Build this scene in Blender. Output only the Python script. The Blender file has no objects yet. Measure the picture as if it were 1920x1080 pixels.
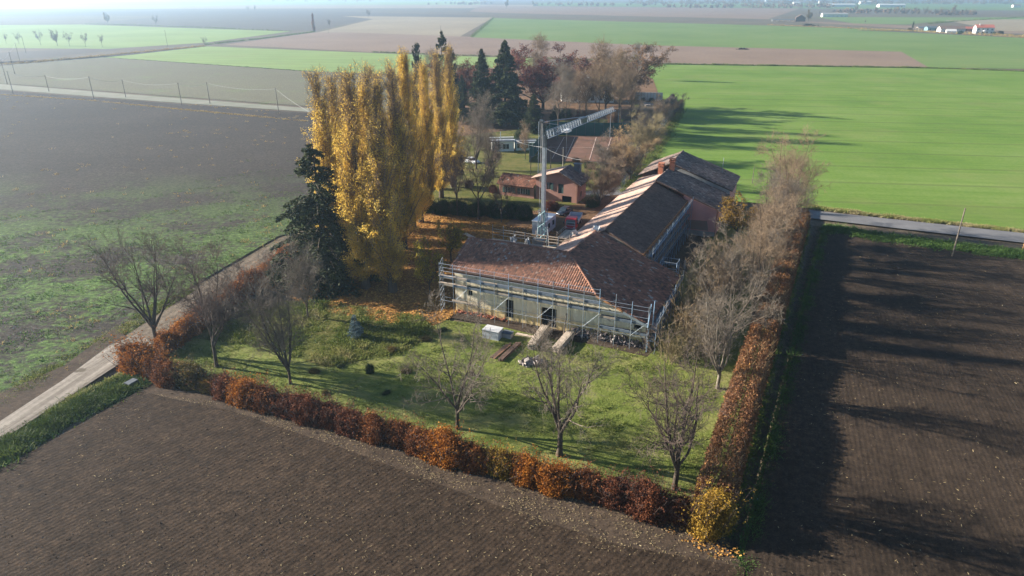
import bpy, math, random
import numpy as np
from mathutils import Vector

# ------------------------------------------------------------------ camera, light, exposure
sc = bpy.context.scene
COL = sc.collection
CAM_H, FPX, HOR = 40.0, 1280.0, -12.0
PITCH = math.atan((540 - HOR) / FPX)
cam = bpy.data.cameras.new('camera'); camo = bpy.data.objects.new('camera', cam); COL.objects.link(camo)
camo.location = (0, 0, CAM_H); camo.rotation_euler = (math.pi / 2 - PITCH, 0, 0)
cam.sensor_width = 36; cam.lens = 36 * FPX / 1920; cam.clip_start = 0.5; cam.clip_end = 20000
sc.camera = camo
SUN_AZ, SUN_EL = 285.5, 20.0            # compass direction the light comes from
world = bpy.data.worlds.new('World'); sc.world = world; world.use_nodes = True
wn = world.node_tree; wn.nodes.clear()
sky = wn.nodes.new('ShaderNodeTexSky'); sky.sky_type = 'NISHITA'; sky.sun_disc = False
sky.dust_density = 0.3; sky.ozone_density = 2.6; sky.sun_elevation = math.radians(SUN_EL); sky.sun_rotation = math.radians(SUN_AZ)
bg = wn.nodes.new('ShaderNodeBackground'); bg.inputs[1].default_value = 0.055
wo = wn.nodes.new('ShaderNodeOutputWorld')
wn.links.new(sky.outputs[0], bg.inputs[0]); wn.links.new(bg.outputs[0], wo.inputs[0])
sun = bpy.data.lights.new('sun', 'SUN'); sun.energy = 5.0; sun.angle = math.radians(0.5); sun.color = (1.0, 0.92, 0.80)
suno = bpy.data.objects.new('sun', sun); COL.objects.link(suno)
a, e = math.radians(SUN_AZ), math.radians(SUN_EL)
SUN_DIR = Vector((-math.sin(a) * math.cos(e), -math.cos(a) * math.cos(e), -math.sin(e)))
suno.rotation_euler = SUN_DIR.to_track_quat('-Z', 'Y').to_euler(); suno.location = (-60, 20, 60)
vs = sc.view_settings; vs.view_transform = 'Standard'; vs.look = 'None'; vs.gamma = 1; vs.use_curve_mapping = False
vs.exposure = 1.72
cy = sc.cycles
cy.max_bounces = 5; cy.diffuse_bounces = 3; cy.glossy_bounces = 2; cy.transmission_bounces = 3; cy.volume_bounces = 1
cy.transparent_max_bounces = 6; cy.use_denoising = True; cy.denoising_prefilter = 'ACCURATE'; cy.denoising_input_passes = 'RGB_ALBEDO_NORMAL'; cy.caustics_reflective = False; cy.caustics_refractive = False

# ------------------------------------------------------------------ helpers
CP, SP = math.cos(PITCH), math.sin(PITCH)
def at(px, py, z=0.0):
    """the point of the place at height z seen at a pixel of the 1920x1080 photograph"""
    ax = (px - 960) / FPX; b = (540 - py) / FPX
    d = np.array([ax, CP + b * SP, -SP + b * CP]); t = (z - CAM_H) / d[2]
    return np.array([d[0] * t, d[1] * t, z])
def proj_y(X):
    q = np.array(X, float) - np.array([0, 0, CAM_H]); zc = q[1] * CP - q[2] * SP; yc = q[1] * SP + q[2] * CP
    return 540 - FPX * yc / zc
def tall(px, py, ty):
    """height of an upright thing standing at a pixel and reaching up to picture row ty"""
    B = at(px, py); lo, hi = 0.0, 38.0
    for _ in range(40):
        m = (lo + hi) / 2
        if proj_y([B[0], B[1], m]) > ty: lo = m
        else: hi = m
    return lo
O0 = at(844, 587); AZ = math.radians(23.7)
UU = np.array([math.sin(AZ), math.cos(AZ), 0]); VV = np.array([math.cos(AZ), -math.sin(AZ), 0])
ZZ = np.array([0, 0, 1.0])
def W(u, v, z=0.0): return O0 + u * UU + v * VV + z * ZZ
def to_uv(p):
    q = np.asarray(p, float) - O0
    return q @ UU, q @ VV

def setp(o, label=None, cat=None, group=None, kind=None):
    if label: o['label'] = label
    if cat: o['category'] = cat
    if group: o['group'] = group
    if kind: o['kind'] = kind
    return o
def thing(name, label, cat, loc=(0, 0, 0), rz=0.0, group=None):
    o = bpy.data.objects.new(name, None); COL.objects.link(o); o.empty_display_size = 0.5
    o.location = tuple(float(x) for x in loc); o.rotation_euler = (0, 0, rz)
    return setp(o, label, cat, group)
def root_loc(o):
    while o.parent: o = o.parent
    return np.array(o.location)
def mesh(name, geo, mat, tint=None, smooth=False, off=None):
    """geo: list of (V, F quads)"""
    Vs, Fs, n = [], [], 0
    for V, F in geo:
        V = np.asarray(V, float).reshape(-1, 3); F = np.asarray(F, int).reshape(-1, 4)
        Vs.append(V); Fs.append(F + n); n += len(V)
    V = np.concatenate(Vs); F = np.concatenate(Fs)
    if off is not None: V = V - off
    me = bpy.data.meshes.new(name)
    me.vertices.add(len(V)); me.vertices.foreach_set('co', V.astype(np.float32).ravel())
    me.loops.add(len(F) * 4); me.loops.foreach_set('vertex_index', F.astype(np.int32).ravel())
    me.polygons.add(len(F)); me.polygons.foreach_set('loop_start', (np.arange(len(F)) * 4).astype(np.int32))
    me.polygons.foreach_set('loop_total', np.full(len(F), 4, np.int32))
    me.polygons.foreach_set('use_smooth', np.full(len(F), bool(smooth)))
    if tint is not None:
        at_ = me.attributes.new('tint', 'FLOAT', 'FACE'); at_.data.foreach_set('value', np.asarray(tint, np.float32))
    me.update(calc_edges=True)
    if mat: me.materials.append(mat)
    return me
def link(name, me, parent=None):
    o = bpy.data.objects.new(name, me); COL.objects.link(o); o.parent = parent
    return o
def obj(name, geo, mat, parent=None, tint=None, smooth=False):
    """world-space geometry as one object, made relative to the thing it belongs to"""
    off = root_loc(parent) if parent else None
    return link(name, mesh(name, geo, mat, tint, smooth, off), parent)
def ngon(name, polys, mat, parent=None):
    off = root_loc(parent) if parent else np.zeros(3)
    vs_, fs = [], []
    for p in polys:
        fs.append(list(range(len(vs_), len(vs_) + len(p)))); vs_ += [tuple(np.asarray(q, float) - off) for q in p]
    me = bpy.data.meshes.new(name); me.from_pydata(vs_, [], fs); me.update()
    me.materials.append(mat)
    return link(name, me, parent)
BF = np.array([[0, 3, 2, 1], [4, 5, 6, 7], [0, 1, 5, 4], [1, 2, 6, 5], [2, 3, 7, 6], [3, 0, 4, 7]])
def hexa(b, t): return (np.array(list(b) + list(t), float), BF)         # bottom ring, top ring
def box(c, s, ax=None, ay=None):
    """box standing on c (bottom centre), size s, along ax, ay"""
    ax = UU if ax is None else np.asarray(ax, float); ay = VV if ay is None else np.asarray(ay, float)
    c = np.asarray(c, float)
    b = [c - ax * s[0] / 2 - ay * s[1] / 2, c + ax * s[0] / 2 - ay * s[1] / 2, c + ax * s[0] / 2 + ay * s[1] / 2, c - ax * s[0] / 2 + ay * s[1] / 2]
    return hexa(b, [p + ZZ * s[2] for p in b])
def beam(p, q, w, h, up=ZZ):
    p = np.asarray(p, float); q = np.asarray(q, float); d = (q - p) / np.linalg.norm(q - p)
    s = np.cross(d, up); n_ = np.linalg.norm(s); s = s / n_ if n_ > 1e-3 else np.array([1.0, 0, 0]); t = np.cross(s, d)
    r = lambda c: [c - s * w / 2 - t * h / 2, c + s * w / 2 - t * h / 2, c + s * w / 2 + t * h / 2, c - s * w / 2 + t * h / 2]
    return hexa(r(p), r(q))
def tubes(P, R, S):
    P = np.asarray(P, float); R = np.asarray(R, float); n, k, _ = P.shape
    d = P[:, -1] - P[:, 0]; d /= np.linalg.norm(d, axis=1, keepdims=True) + 1e-9
    ref = np.where(np.abs(d[:, 2:3]) > .9, np.array([[1.0, 0, 0]]), np.array([[0, 0, 1.0]]))
    A = np.cross(d, ref); A /= np.linalg.norm(A, axis=1, keepdims=True) + 1e-9; B = np.cross(d, A)
    th = np.arange(S) * 2 * np.pi / S
    ring = np.cos(th)[None, :, None] * A[:, None] + np.sin(th)[None, :, None] * B[:, None]
    V = P[:, :, None] + R[:, :, None, None] * ring[:, None]
    i = np.arange(n)[:, None, None]; j = np.arange(k - 1)[None, :, None]; s = np.arange(S)[None, None, :]
    f = lambda jj, ss: (i * k + jj) * S + ss % S
    F = np.stack([f(j, s), f(j, s + 1), f(j + 1, s + 1), f(j + 1, s)], -1).reshape(-1, 4)
    return V.reshape(-1, 3), F
def rod(p, q, r, S=5): return tubes([[p, q]], [[r, r]], S)
def cards(C, sx, sy, rng, flat=0.0, shape='rhomb'):
    """leaf-like quads at centres C"""
    C = np.asarray(C, float); n = len(C)
    a1 = rng.normal(size=(n, 3)); a1[:, 2] *= (1 - flat); a1 /= np.linalg.norm(a1, axis=1, keepdims=True) + 1e-9
    b = rng.normal(size=(n, 3)); b[:, 2] *= (1 - flat); b -= (b * a1).sum(1, keepdims=True) * a1; b /= np.linalg.norm(b, axis=1, keepdims=True) + 1e-9
    s = rng.uniform(.6, 1.25, (n, 1)); x = a1 * s * np.asarray(sx).reshape(-1, 1) / 2; y = b * s * np.asarray(sy).reshape(-1, 1) / 2
    V = np.stack([C - x, C - y * .9 + x * .1, C + x, C + y * .9 + x * .1], 1) if shape == 'rhomb' else np.stack([C - x - y, C + x - y, C + x + y, C - x + y], 1)
    return V.reshape(-1, 3), np.arange(n * 4).reshape(-1, 4)
def blades(C, h, w, rng, lean=.45):
    """grass blades: thin quads standing at C"""
    C = np.asarray(C, float); n = len(C); h = np.asarray(h) * rng.uniform(.6, 1.3, n)
    an = rng.uniform(0, 6.283, n); s = np.stack([np.cos(an), np.sin(an), 0 * an], 1) * (w / 2)
    l = rng.normal(size=(n, 3)) * lean; l[:, 2] = 1; l *= h[:, None]
    V = np.stack([C - s, C + s, C + l + s * .35, C + l - s * .35], 1)
    return V.reshape(-1, 3), np.arange(n * 4).reshape(-1, 4)
def snoise(P, s, seed=0):
    """cheap smooth noise -1..1"""
    P = np.asarray(P, float) / s; r = np.random.default_rng(seed + 991); o = 0
    for k in range(5):
        w = r.normal(size=3) * (1 + .7 * k); o = o + np.sin(P[:, :len(w)] @ w[:P.shape[1]] * 1.7 + r.uniform(0, 6.3)) / (1 + .35 * k)
    return o / 2.6
def inpoly(P, poly):
    x, y = P[:, 0], P[:, 1]; r = np.zeros(len(P), bool); n = len(poly); j = n - 1
    for i in range(n):
        xi, yi = poly[i][0], poly[i][1]; xj, yj = poly[j][0], poly[j][1]
        c = ((yi > y) != (yj > y)) & (x < (xj - xi) * (y - yi) / (yj - yi + 1e-12) + xi); r ^= c; j = i
    return r
def scatter(poly, n, rng):
    p = np.array([q[:2] for q in poly], float); lo, hi = p.min(0), p.max(0); out = []; c = 0
    while c < n:
        q = rng.uniform(lo, hi, (n * 2, 2)); q = q[inpoly(q, p)]; out.append(q); c += len(q)
        if len(q) == 0: break
    q = np.concatenate(out)[:n]
    return np.concatenate([q, np.zeros((len(q), 1))], 1)

# ------------------------------------------------------------------ materials
def nt_new(name, rough=.85, spec=.2):
    m = bpy.data.materials.new(name); m.use_nodes = True; nt = m.node_tree; b = nt.nodes['Principled BSDF']
    b.inputs['Roughness'].default_value = rough; b.inputs['Specular IOR Level'].default_value = spec
    return m, nt, b
def nd(nt, t, **kw):
    n = nt.nodes.new('ShaderNode' + t)
    for k, v in kw.items(): setattr(n, k, v)
    return n
def posn(nt, scale=(1, 1, 1), rz=0.0, local=False):
    g = nd(nt, 'TexCoord').outputs['Object'] if local else nd(nt, 'NewGeometry').outputs['Position']
    if rz:
        r_ = nd(nt, 'VectorRotate', rotation_type='Z_AXIS'); r_.inputs['Angle'].default_value = rz; nt.links.new(g, r_.inputs['Vector']); g = r_.outputs[0]
    mp = nd(nt, 'Mapping'); mp.inputs['Scale'].default_value = scale
    nt.links.new(g, mp.inputs['Vector']); return mp.outputs[0]
def noise(nt, vec, scale, detail=4, rough=.55, dist=0):
    n = nd(nt, 'TexNoise'); n.inputs['Scale'].default_value = scale; n.inputs['Detail'].default_value = detail
    n.inputs['Roughness'].default_value = rough; n.inputs['Distortion'].default_value = dist
    nt.links.new(vec, n.inputs['Vector']); return n.outputs[0]
def ramp(nt, fac, stops):
    r = nd(nt, 'ValToRGB'); el = r.color_ramp.elements
    while len(el) < len(stops): el.new(.5)
    for s, (p, c) in zip(el, stops): s.position = p; s.color = tuple(c) + (1,)
    nt.links.new(fac, r.inputs[0]); return r.outputs[0]
def mixc(nt, fac, A, B, mode='MIX'):
    m = nd(nt, 'Mix', data_type='RGBA', blend_type=mode)
    for s, v in ((0, fac), (6, A), (7, B)):
        if isinstance(v, (int, float)): m.inputs[s].default_value = v
        elif isinstance(v, tuple): m.inputs[s].default_value = v + (1,)
        else: nt.links.new(v, m.inputs[s])
    return m.outputs[2]
def math_(nt, op, A, B=0.0):
    m = nd(nt, 'Math', operation=op)
    for s, v in ((0, A), (1, B)):
        if isinstance(v, (int, float)): m.inputs[s].default_value = v
        else: nt.links.new(v, m.inputs[s])
    return m.outputs[0]
def bump(nt, b, h, dist, strength=1.0):
    n = nd(nt, 'Bump'); n.inputs['Strength'].default_value = strength; n.inputs['Distance'].default_value = dist
    nt.links.new(h, n.inputs['Height']); nt.links.new(n.outputs[0], b.inputs['Normal'])
def step(nt, v, lo, hi):
    m = nd(nt, 'MapRange', interpolation_type='SMOOTHSTEP'); m.inputs[1].default_value = lo; m.inputs[2].default_value = hi
    nt.links.new(v, m.inputs[0]); return m.outputs[0]
def plain(name, c1, c2=None, scale=3.0, rough=.8, bmp=0.0, metal=0.0, spec=.2, sc3=(1, 1, 1), detail=5):
    m, nt, b = nt_new(name, rough, spec); c2 = c2 or tuple(x * .72 for x in c1)
    f = noise(nt, posn(nt, sc3, local=True), scale, detail, .6)
    nt.links.new(ramp(nt, f, [(.3, c2), (.7, c1)]), b.inputs['Base Color']); b.inputs['Metallic'].default_value = metal
    if bmp: bump(nt, b, f, bmp)
    return m
def tinted(name, stops, rough=.75, trans=0.0, nscale=0.0):
    """colour from the per-face tint of the mesh"""
    m, nt, b = nt_new(name, rough, .15)
    at_ = nd(nt, 'Attribute', attribute_name='tint'); c = ramp(nt, at_.outputs['Fac'], stops)
    if nscale: c = mixc(nt, .35, c, ramp(nt, noise(nt, posn(nt), nscale, 3), [(.35, (.3, .3, .3)), (.65, (1, 1, 1))]), 'MULTIPLY')
    nt.links.new(c, b.inputs['Base Color'])
    if trans:
        t = nd(nt, 'BsdfTranslucent'); nt.links.new(c, t.inputs[0]); mx = nd(nt, 'MixShader'); mx.inputs[0].default_value = trans
        nt.links.new(b.outputs[0], mx.inputs[1]); nt.links.new(t.outputs[0], mx.inputs[2]); nt.links.new(mx.outputs[0], nt.nodes['Material Output'].inputs[0])
    return m
def soil(name, dark, light, az, period, amp=.05, green=None, gs=(.5, .62), straw=None, patch=40.0, rowh=.3, gy=None, ctr=1.0):
    """ploughed earth: rows along compass direction az"""
    m, nt, b = nt_new(name, .95, .1); rz = math.radians(az)
    P = posn(nt); R = posn(nt, (1, 1, 1), rz)
    big = noise(nt, P, 1 / patch, 4, .6); mid = noise(nt, P, .6, 5, .65); fin = noise(nt, P, 5.0, 4, .7)
    wv = nd(nt, 'TexWave', wave_type='BANDS', bands_direction='X'); wv.inputs['Scale'].default_value = .31416 / period
    wv.inputs['Distortion'].default_value = 1.3; wv.inputs['Detail'].default_value = 3; wv.inputs['Detail Scale'].default_value = 1.6; nt.links.new(R, wv.inputs['Vector'])
    streak = noise(nt, posn(nt, (1.2, .03, 1), rz), 1.0, 4, .6)
    f = math_(nt, 'ADD', math_(nt, 'MULTIPLY', big, .35), math_(nt, 'ADD', math_(nt, 'MULTIPLY', mid, .3), math_(nt, 'ADD', math_(nt, 'MULTIPLY', fin, .25), math_(nt, 'MULTIPLY', streak, .2))))
    c = ramp(nt, f, [(.38, dark), (.72, light)])
    if straw:
        s = step(nt, noise(nt, posn(nt, (3, .8, 1), rz), 2.3, 3, .8), .66, .74); c = mixc(nt, math_(nt, 'MULTIPLY', s, .55), c, straw)
    if green:
        g = math_(nt, 'ADD', math_(nt, 'MULTIPLY', noise(nt, P, .055, 4, .6), .6), math_(nt, 'MULTIPLY', noise(nt, P, .9, 4, .7), .4))
        g = step(nt, g, *gs)
        if gy:
            sx = nd(nt, 'SeparateXYZ'); nt.links.new(P, sx.inputs[0]); mr = nd(nt, 'MapRange'); mr.inputs[1].default_value = gy[0]; mr.inputs[2].default_value = gy[1]; nt.links.new(sx.outputs[1], mr.inputs[0]); g = math_(nt, 'MULTIPLY', g, mr.outputs[0])
        c = mixc(nt, g, c, green)
    spk = math_(nt, 'ADD', math_(nt, 'MULTIPLY', noise(nt, P, 1.7, 5, .75), .5), math_(nt, 'MULTIPLY', noise(nt, P, 6.5, 4, .8), .5))
    c = mixc(nt, 1.0, c, ramp(nt, spk, [(.36, (.42 / ctr, .42 / ctr, .43 / ctr)), (.5, (.95, .95, .95)), (.66, (1.75 * ctr, 1.72 * ctr, 1.65 * ctr))]), 'MULTIPLY')
    nt.links.new(c, b.inputs['Base Color'])
    h = math_(nt, 'ADD', math_(nt, 'MULTIPLY', wv.outputs[1], rowh), math_(nt, 'ADD', math_(nt, 'MULTIPLY', mid, .9), math_(nt, 'MULTIPLY', fin, .55)))
    bump(nt, b, h, amp)
    return m
def turf(name, c1, c2, c3, az=100.0, bscale=.05, rows=0.0, amp=.04):
    m, nt, b = nt_new(name, .9, .1); P = posn(nt); rz = math.radians(az)
    f = math_(nt, 'ADD', math_(nt, 'MULTIPLY', noise(nt, P, bscale, 5, .6), .55), math_(nt, 'ADD', math_(nt, 'MULTIPLY', noise(nt, P, 1.1, 5, .7), .3), math_(nt, 'MULTIPLY', noise(nt, posn(nt, (.7, .012, 1), rz), .8, 5, .7), .36)))
    c = ramp(nt, f, [(.44, c1), (.59, c2), (.76, c3)])
    if rows:
        tw = nd(nt, 'TexWave', wave_type='BANDS', bands_direction='X'); tw.inputs['Scale'].default_value = .31416 / 17; tw.inputs['Distortion'].default_value = .35; tw.inputs['Detail Scale'].default_value = .3
        nt.links.new(posn(nt, (1, 1, 1), rz), tw.inputs['Vector']); pt = step(nt, noise(nt, P, .035, 4, .6), .52, .66)
        c = mixc(nt, math_(nt, 'MULTIPLY', step(nt, tw.outputs[1], .975, .995), .4), c, (.075, .085, .03)); c = mixc(nt, math_(nt, 'MULTIPLY', pt, .35), c, (.17, .19, .06))
    nt.links.new(c, b.inputs['Base Color'])
    h = noise(nt, P, 3.5, 5, .7)
    if rows:
        wv = nd(nt, 'TexWave', wave_type='BANDS', bands_direction='X'); wv.inputs['Scale'].default_value = .31416 / rows; wv.inputs['Distortion'].default_value = 2.0
        nt.links.new(posn(nt, (1, 1, 1), rz), wv.inputs['Vector']); h = math_(nt, 'ADD', h, math_(nt, 'MULTIPLY', wv.outputs[1], .5))
    bump(nt, b, h, amp); return m

M = {}
M['earth'] = soil('earth', (.075, .058, .04), (.16, .125, .085), 100, 1.1, .04, green=(.07, .10, .025), gs=(.53, .66), patch=60)
M['plough_near'] = soil('plough_near', (.019, .0132, .009), (.056, .0375, .025), 41, .45, .055, straw=(.26, .2, .11), patch=14, rowh=.22, ctr=1.2)
M['plough_right'] = soil('plough_right', (.021, .015, .0105), (.060, .042, .029), 20, .45, .045, straw=(.24, .18, .10), patch=25, rowh=.2)
M['plough_left'] = soil('plough_left', (.026, .021, .017), (.058, .047, .038), 98, .9, .12, green=(.075, .125, .03), gs=(.44, .56), patch=30, gy=(165, 100), ctr=1.7)
M['stubble'] = soil('stubble', (.15, .10, .075), (.25, .18, .13), 95, 2.0, .04, patch=60)
M['tan'] = soil('tan', (.19, .15, .10), (.30, .25, .17), 95, 3.0, .04, patch=120)
M['grey_field'] = soil('grey_field', (.075, .062, .05), (.11, .092, .072), 98, 2.0, .04, patch=90)
M['olive_field'] = soil('olive_field', (.105, .095, .06), (.15, .14, .085), 98, 2.0, .03, green=(.13, .17, .06), gs=(.52, .75), patch=90)
M['pale_crop'] = turf('pale_crop', (.14, .20, .05), (.18, .25, .07), (.22, .29, .09), 98, .01, 4.0)
M['wheat'] = turf('wheat', (.075, .14, .022), (.115, .19, .03), (.17, .23, .06), 97, .03, .9, .08)
M['wheat_far'] = turf('wheat_far', (.085, .14, .035), (.115, .175, .045), (.15, .20, .065), 97, .01, 3.0, .03)
M['lawn'] = turf('lawn', (.075, .105, .018), (.14, .165, .036), (.26, .23, .095), 110, .16, 0, .18)
M['rough_grass'] = turf('rough_grass', (.06, .075, .016), (.11, .11, .028), (.19, .15, .06), 110, .22, 0, .2)
M['litter'] = soil('litter', (.15, .075, .025), (.36, .18, .05), 30, 2.0, .06, green=(.085, .11, .02), gs=(.60, .72), patch=5)
M['yard'] = soil('yard', (.09, .055, .035), (.21, .12, .06), 30, 3.0, .05, green=(.07, .09, .02), gs=(.60, .7), patch=6)
M['margin'] = soil('margin', (.036, .026, .019), (.090, .064, .045), 114, .8, .06, green=(.08, .10, .025), gs=(.64, .76), patch=8)
M['dirt_track'] = soil('dirt_track', (.095, .075, .055), (.19, .15, .11), 12, 1.2, .06, green=(.09, .13, .03), gs=(.58, .66), patch=9)
M['gravel'] = plain('gravel', (.34, .30, .255), (.20, .175, .145), .45, .95, .02, sc3=(1.6, .5, 1), detail=7)
def lane():
    m, nt, b = nt_new('gravel', .95, .1); P = posn(nt); s_ = noise(nt, posn(nt, (1.1, .035, 1), math.radians(12)), 1.0, 4, .6); f = noise(nt, P, 2.2, 6, .75)
    c = ramp(nt, s_, [(.38, (.15, .125, .10)), (.5, (.27, .235, .195)), (.64, (.36, .32, .27))]); c = mixc(nt, .45, c, ramp(nt, f, [(.35, (.35, .33, .31)), (.65, (1, 1, 1))]), 'MULTIPLY'); c = mixc(nt, step(nt, noise(nt, P, .35, 4, .6), .60, .68), c, (.12, .10, .075))
    nt.links.new(c, b.inputs['Base Color']); bump(nt, b, f, .04); return m
M['gravel'] = lane()
M['asphalt'] = plain('asphalt', (.17, .165, .165), (.12, .118, .12), .35, .9, .01)
M['pale_track'] = plain('pale_track', (.21, .20, .155), (.15, .155, .105), .12, .95)
M['ditch'] = plain('ditch', (.07, .06, .035), (.03, .028, .018), .8, .95, .1)
M['clay'] = plain('clay', (.17, .085, .058), (.10, .058, .04), .35, .9, .01)
M['court_line'] = plain('court_line', (.55, .42, .36), (.42, .3, .25), 1, .8)
M['water'] = plain('water', (.05, .07, .08), (.03, .045, .05), .3, .08, 0, 0, .6)
M['bark'] = plain('bark', (.13, .10, .075), (.05, .04, .032), 4, .95, .03, sc3=(1, 1, .25))
M['bark_pale'] = plain('bark_pale', (.26, .22, .17), (.12, .10, .08), 4, .95, .03, sc3=(1, 1, .25))
M['twig'] = plain('twig', (.15, .11, .09), (.08, .06, .05), .8, .9)
M['twig_grey'] = plain('twig_grey', (.20, .165, .13), (.11, .09, .07), .8, .9)
M['twig_rosy'] = plain('twig_rosy', (.29, .21, .135), (.17, .12, .078), .7, .9)
M['twig_olive'] = plain('twig_olive', (.30, .24, .13), (.17, .135, .07), .7, .9)
M['twig_tan'] = plain('twig_tan', (.42, .30, .16), (.26, .17, .09), .6, .9)
M['poplar_leaf'] = tinted('poplar_leaf', [(0, (.36, .22, .075)), (.3, (.62, .41, .085)), (.65, (.82, .57, .10)), (1, (.88, .70, .20))], .7, .55)
M['leaf_rust'] = tinted('leaf_rust', [(0, (.08, .028, .012)), (.5, (.22, .075, .022)), (1, (.40, .16, .04))], .7, .25)
M['leaf_dark'] = tinted('leaf_dark', [(0, (.055, .02, .012)), (.5, (.145, .048, .022)), (1, (.28, .10, .036))], .7, .25)
M['leaf_orange'] = tinted('leaf_orange', [(0, (.12, .04, .010)), (.5, (.33, .115, .016)), (1, (.58, .25, .035))], .7, .3)
M['leaf_gold'] = tinted('leaf_gold', [(0, (.10, .065, .014)), (.5, (.32, .19, .025)), (1, (.52, .33, .05))], .7, .3)
M['leaf_olive'] = tinted('leaf_olive', [(0, (.05, .045, .012)), (.5, (.13, .10, .025)), (1, (.26, .16, .04))], .7, .25)
M['leaf_yard'] = tinted('leaf_yard', [(0, (.16, .13, .02)), (.5, (.38, .29, .03)), (1, (.62, .48, .05))], .7, .3)
M['leaf_red'] = tinted('leaf_red', [(0, (.06, .02, .016)), (.5, (.15, .045, .03)), (1, (.26, .09, .05))], .7, .25)
M['leaf_green'] = tinted('leaf_green', [(0, (.012, .025, .008)), (.5, (.03, .065, .014)), (1, (.075, .13, .025))], .6, .2)
M['leaf_brown'] = tinted('leaf_brown', [(0, (.10, .06, .035)), (.5, (.20, .115, .06)), (1, (.32, .19, .09))], .7, .25)
M['needle'] = tinted('needle', [(0, (.02, .028, .010)), (.5, (.045, .058, .019)), (1, (.09, .105, .034))], .7, .1)
M['needle_blue'] = tinted('needle_blue', [(0, (.06, .09, .10)), (.5, (.14, .20, .21)), (1, (.26, .33, .34))], .7, .1)
M['hedge_rust'] = tinted('hedge_rust', [(0, (.09, .045, .027)), (.45, (.21, .10, .05)), (.8, (.36, .175, .06)), (1, (.54, .31, .06))], .7, .25)
M['grass_tuft'] = tinted('grass_tuft', [(0, (.055, .085, .015)), (.45, (.135, .17, .032)), (.8, (.25, .24, .08)), (1, (.36, .30, .16))], .7, .3)
M['weed_tuft'] = tinted('weed_tuft', [(0, (.04, .085, .018)), (.6, (.09, .155, .035)), (1, (.19, .21, .075))], .7, .3)
M['straw'] = tinted('straw', [(0, (.19, .14, .075)), (.6, (.38, .30, .16)), (1, (.60, .50, .30))], .8)
M['dry_stalk'] = tinted('dry_stalk', [(0, (.30, .20, .07)), (.6, (.48, .34, .12)), (1, (.62, .47, .20))], .8, .2)
M['clod'] = tinted('clod', [(0, (.025, .018, .013)), (.6, (.055, .04, .031)), (1, (.10, .075, .056))], .95)
M['fallen_leaf'] = tinted('fallen_leaf', [(0, (.16, .07, .02)), (.5, (.38, .18, .04)), (1, (.60, .34, .09))], .8)
M['tile_old'] = tinted('tile_old', [(0, (.085, .06, .05)), (.3, (.19, .10, .07)), (.65, (.30, .135, .085)), (.9, (.40, .20, .13)), (1, (.36, .33, .29))], .85, 0, 1.6)
M['tile_front'] = tinted('tile_front', [(0, (.15, .10, .08)), (.5, (.34, .16, .10)), (.8, (.44, .23, .15)), (1, (.40, .36, .32))], .85, 0, 1.6)
M['tile_grey'] = tinted('tile_grey', [(0, (.07, .055, .048)), (.4, (.17, .125, .105)), (.8, (.28, .20, .165)), (1, (.38, .33, .29))], .85, 0, 1.6)
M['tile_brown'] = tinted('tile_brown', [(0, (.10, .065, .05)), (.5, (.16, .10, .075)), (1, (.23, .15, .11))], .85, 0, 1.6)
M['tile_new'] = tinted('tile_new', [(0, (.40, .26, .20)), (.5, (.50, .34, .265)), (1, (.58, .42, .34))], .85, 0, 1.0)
M['roof_under'] = plain('roof_under', (.12, .075, .055), (.07, .045, .035), 1.5, .9)
M['plaster_yellow'] = plain('plaster_yellow', (.80, .69, .46), (.62, .53, .35), .55, .9, .01)
def stained():
    m, nt, b = nt_new('plaster_yellow', .9, .1); P = posn(nt); n1 = noise(nt, P, .45, 5, .65); n2 = noise(nt, posn(nt, (2.2, 2.2, .35)), 1.0, 5, .7)
    sx = nd(nt, 'SeparateXYZ'); nt.links.new(P, sx.inputs[0]); z = math_(nt, 'ADD', sx.outputs[2], math_(nt, 'MULTIPLY', n1, -3.2))
    up = ramp(nt, n2, [(.3, (.66, .58, .42)), (.7, (.92, .81, .60))]); lo = ramp(nt, n2, [(.3, (.52, .38, .16)), (.7, (.80, .62, .32))])
    c = mixc(nt, step(nt, z, -.6, .9), lo, up); c = mixc(nt, step(nt, noise(nt, P, 1.3, 5, .7), .60, .70), c, (.34, .30, .25)); nt.links.new(c, b.inputs['Base Color']); bump(nt, b, n2, .02); return m
M['plaster_yellow'] = stained()
M['plaster_pink'] = plain('plaster_pink', (.70, .34, .30), (.58, .28, .25), .5, .9, .01)
M['plaster_salmon'] = plain('plaster_salmon', (.42, .235, .185), (.33, .175, .14), .5, .9, .01)
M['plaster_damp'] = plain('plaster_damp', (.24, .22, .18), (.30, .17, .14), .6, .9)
M['plaster_white'] = plain('plaster_white', (.72, .70, .66), (.55, .54, .52), .4, .85)
M['concrete'] = plain('concrete', (.36, .35, .33), (.24, .235, .225), .8, .9, .01)
M['void'] = plain('void', (.012, .011, .010), (.006, .006, .006), 1, .9)
M['wood_new'] = plain('wood_new', (.56, .46, .36), (.38, .30, .23), 2.5, .8, .01, sc3=(1, 1, 4))
M['wood_orange'] = plain('wood_orange', (.42, .22, .10), (.28, .13, .06), 2, .8)
M['wood_dark'] = plain('wood_dark', (.16, .10, .07), (.07, .045, .035), 3, .85, .01)
M['wood_old'] = plain('wood_old', (.40, .34, .27), (.24, .20, .155), 3, .85, .01)
M['pole_wood'] = plain('pole_wood', (.20, .165, .13), (.10, .085, .07), 3, .9)
M['pole_pale'] = plain('pole_pale', (.50, .44, .35), (.34, .29, .23), 3, .9)
M['steel'] = plain('steel', (.34, .38, .43), (.22, .26, .30), 2, .5, 0, .5, .4)
M['steel_blue'] = plain('steel_blue', (.30, .42, .55), (.16, .27, .42), 1.3, .5, 0, .2, .4)
M['steel_dark'] = plain('steel_dark', (.08, .10, .12), (.05, .06, .07), 2, .5, 0, .3, .4)
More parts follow.
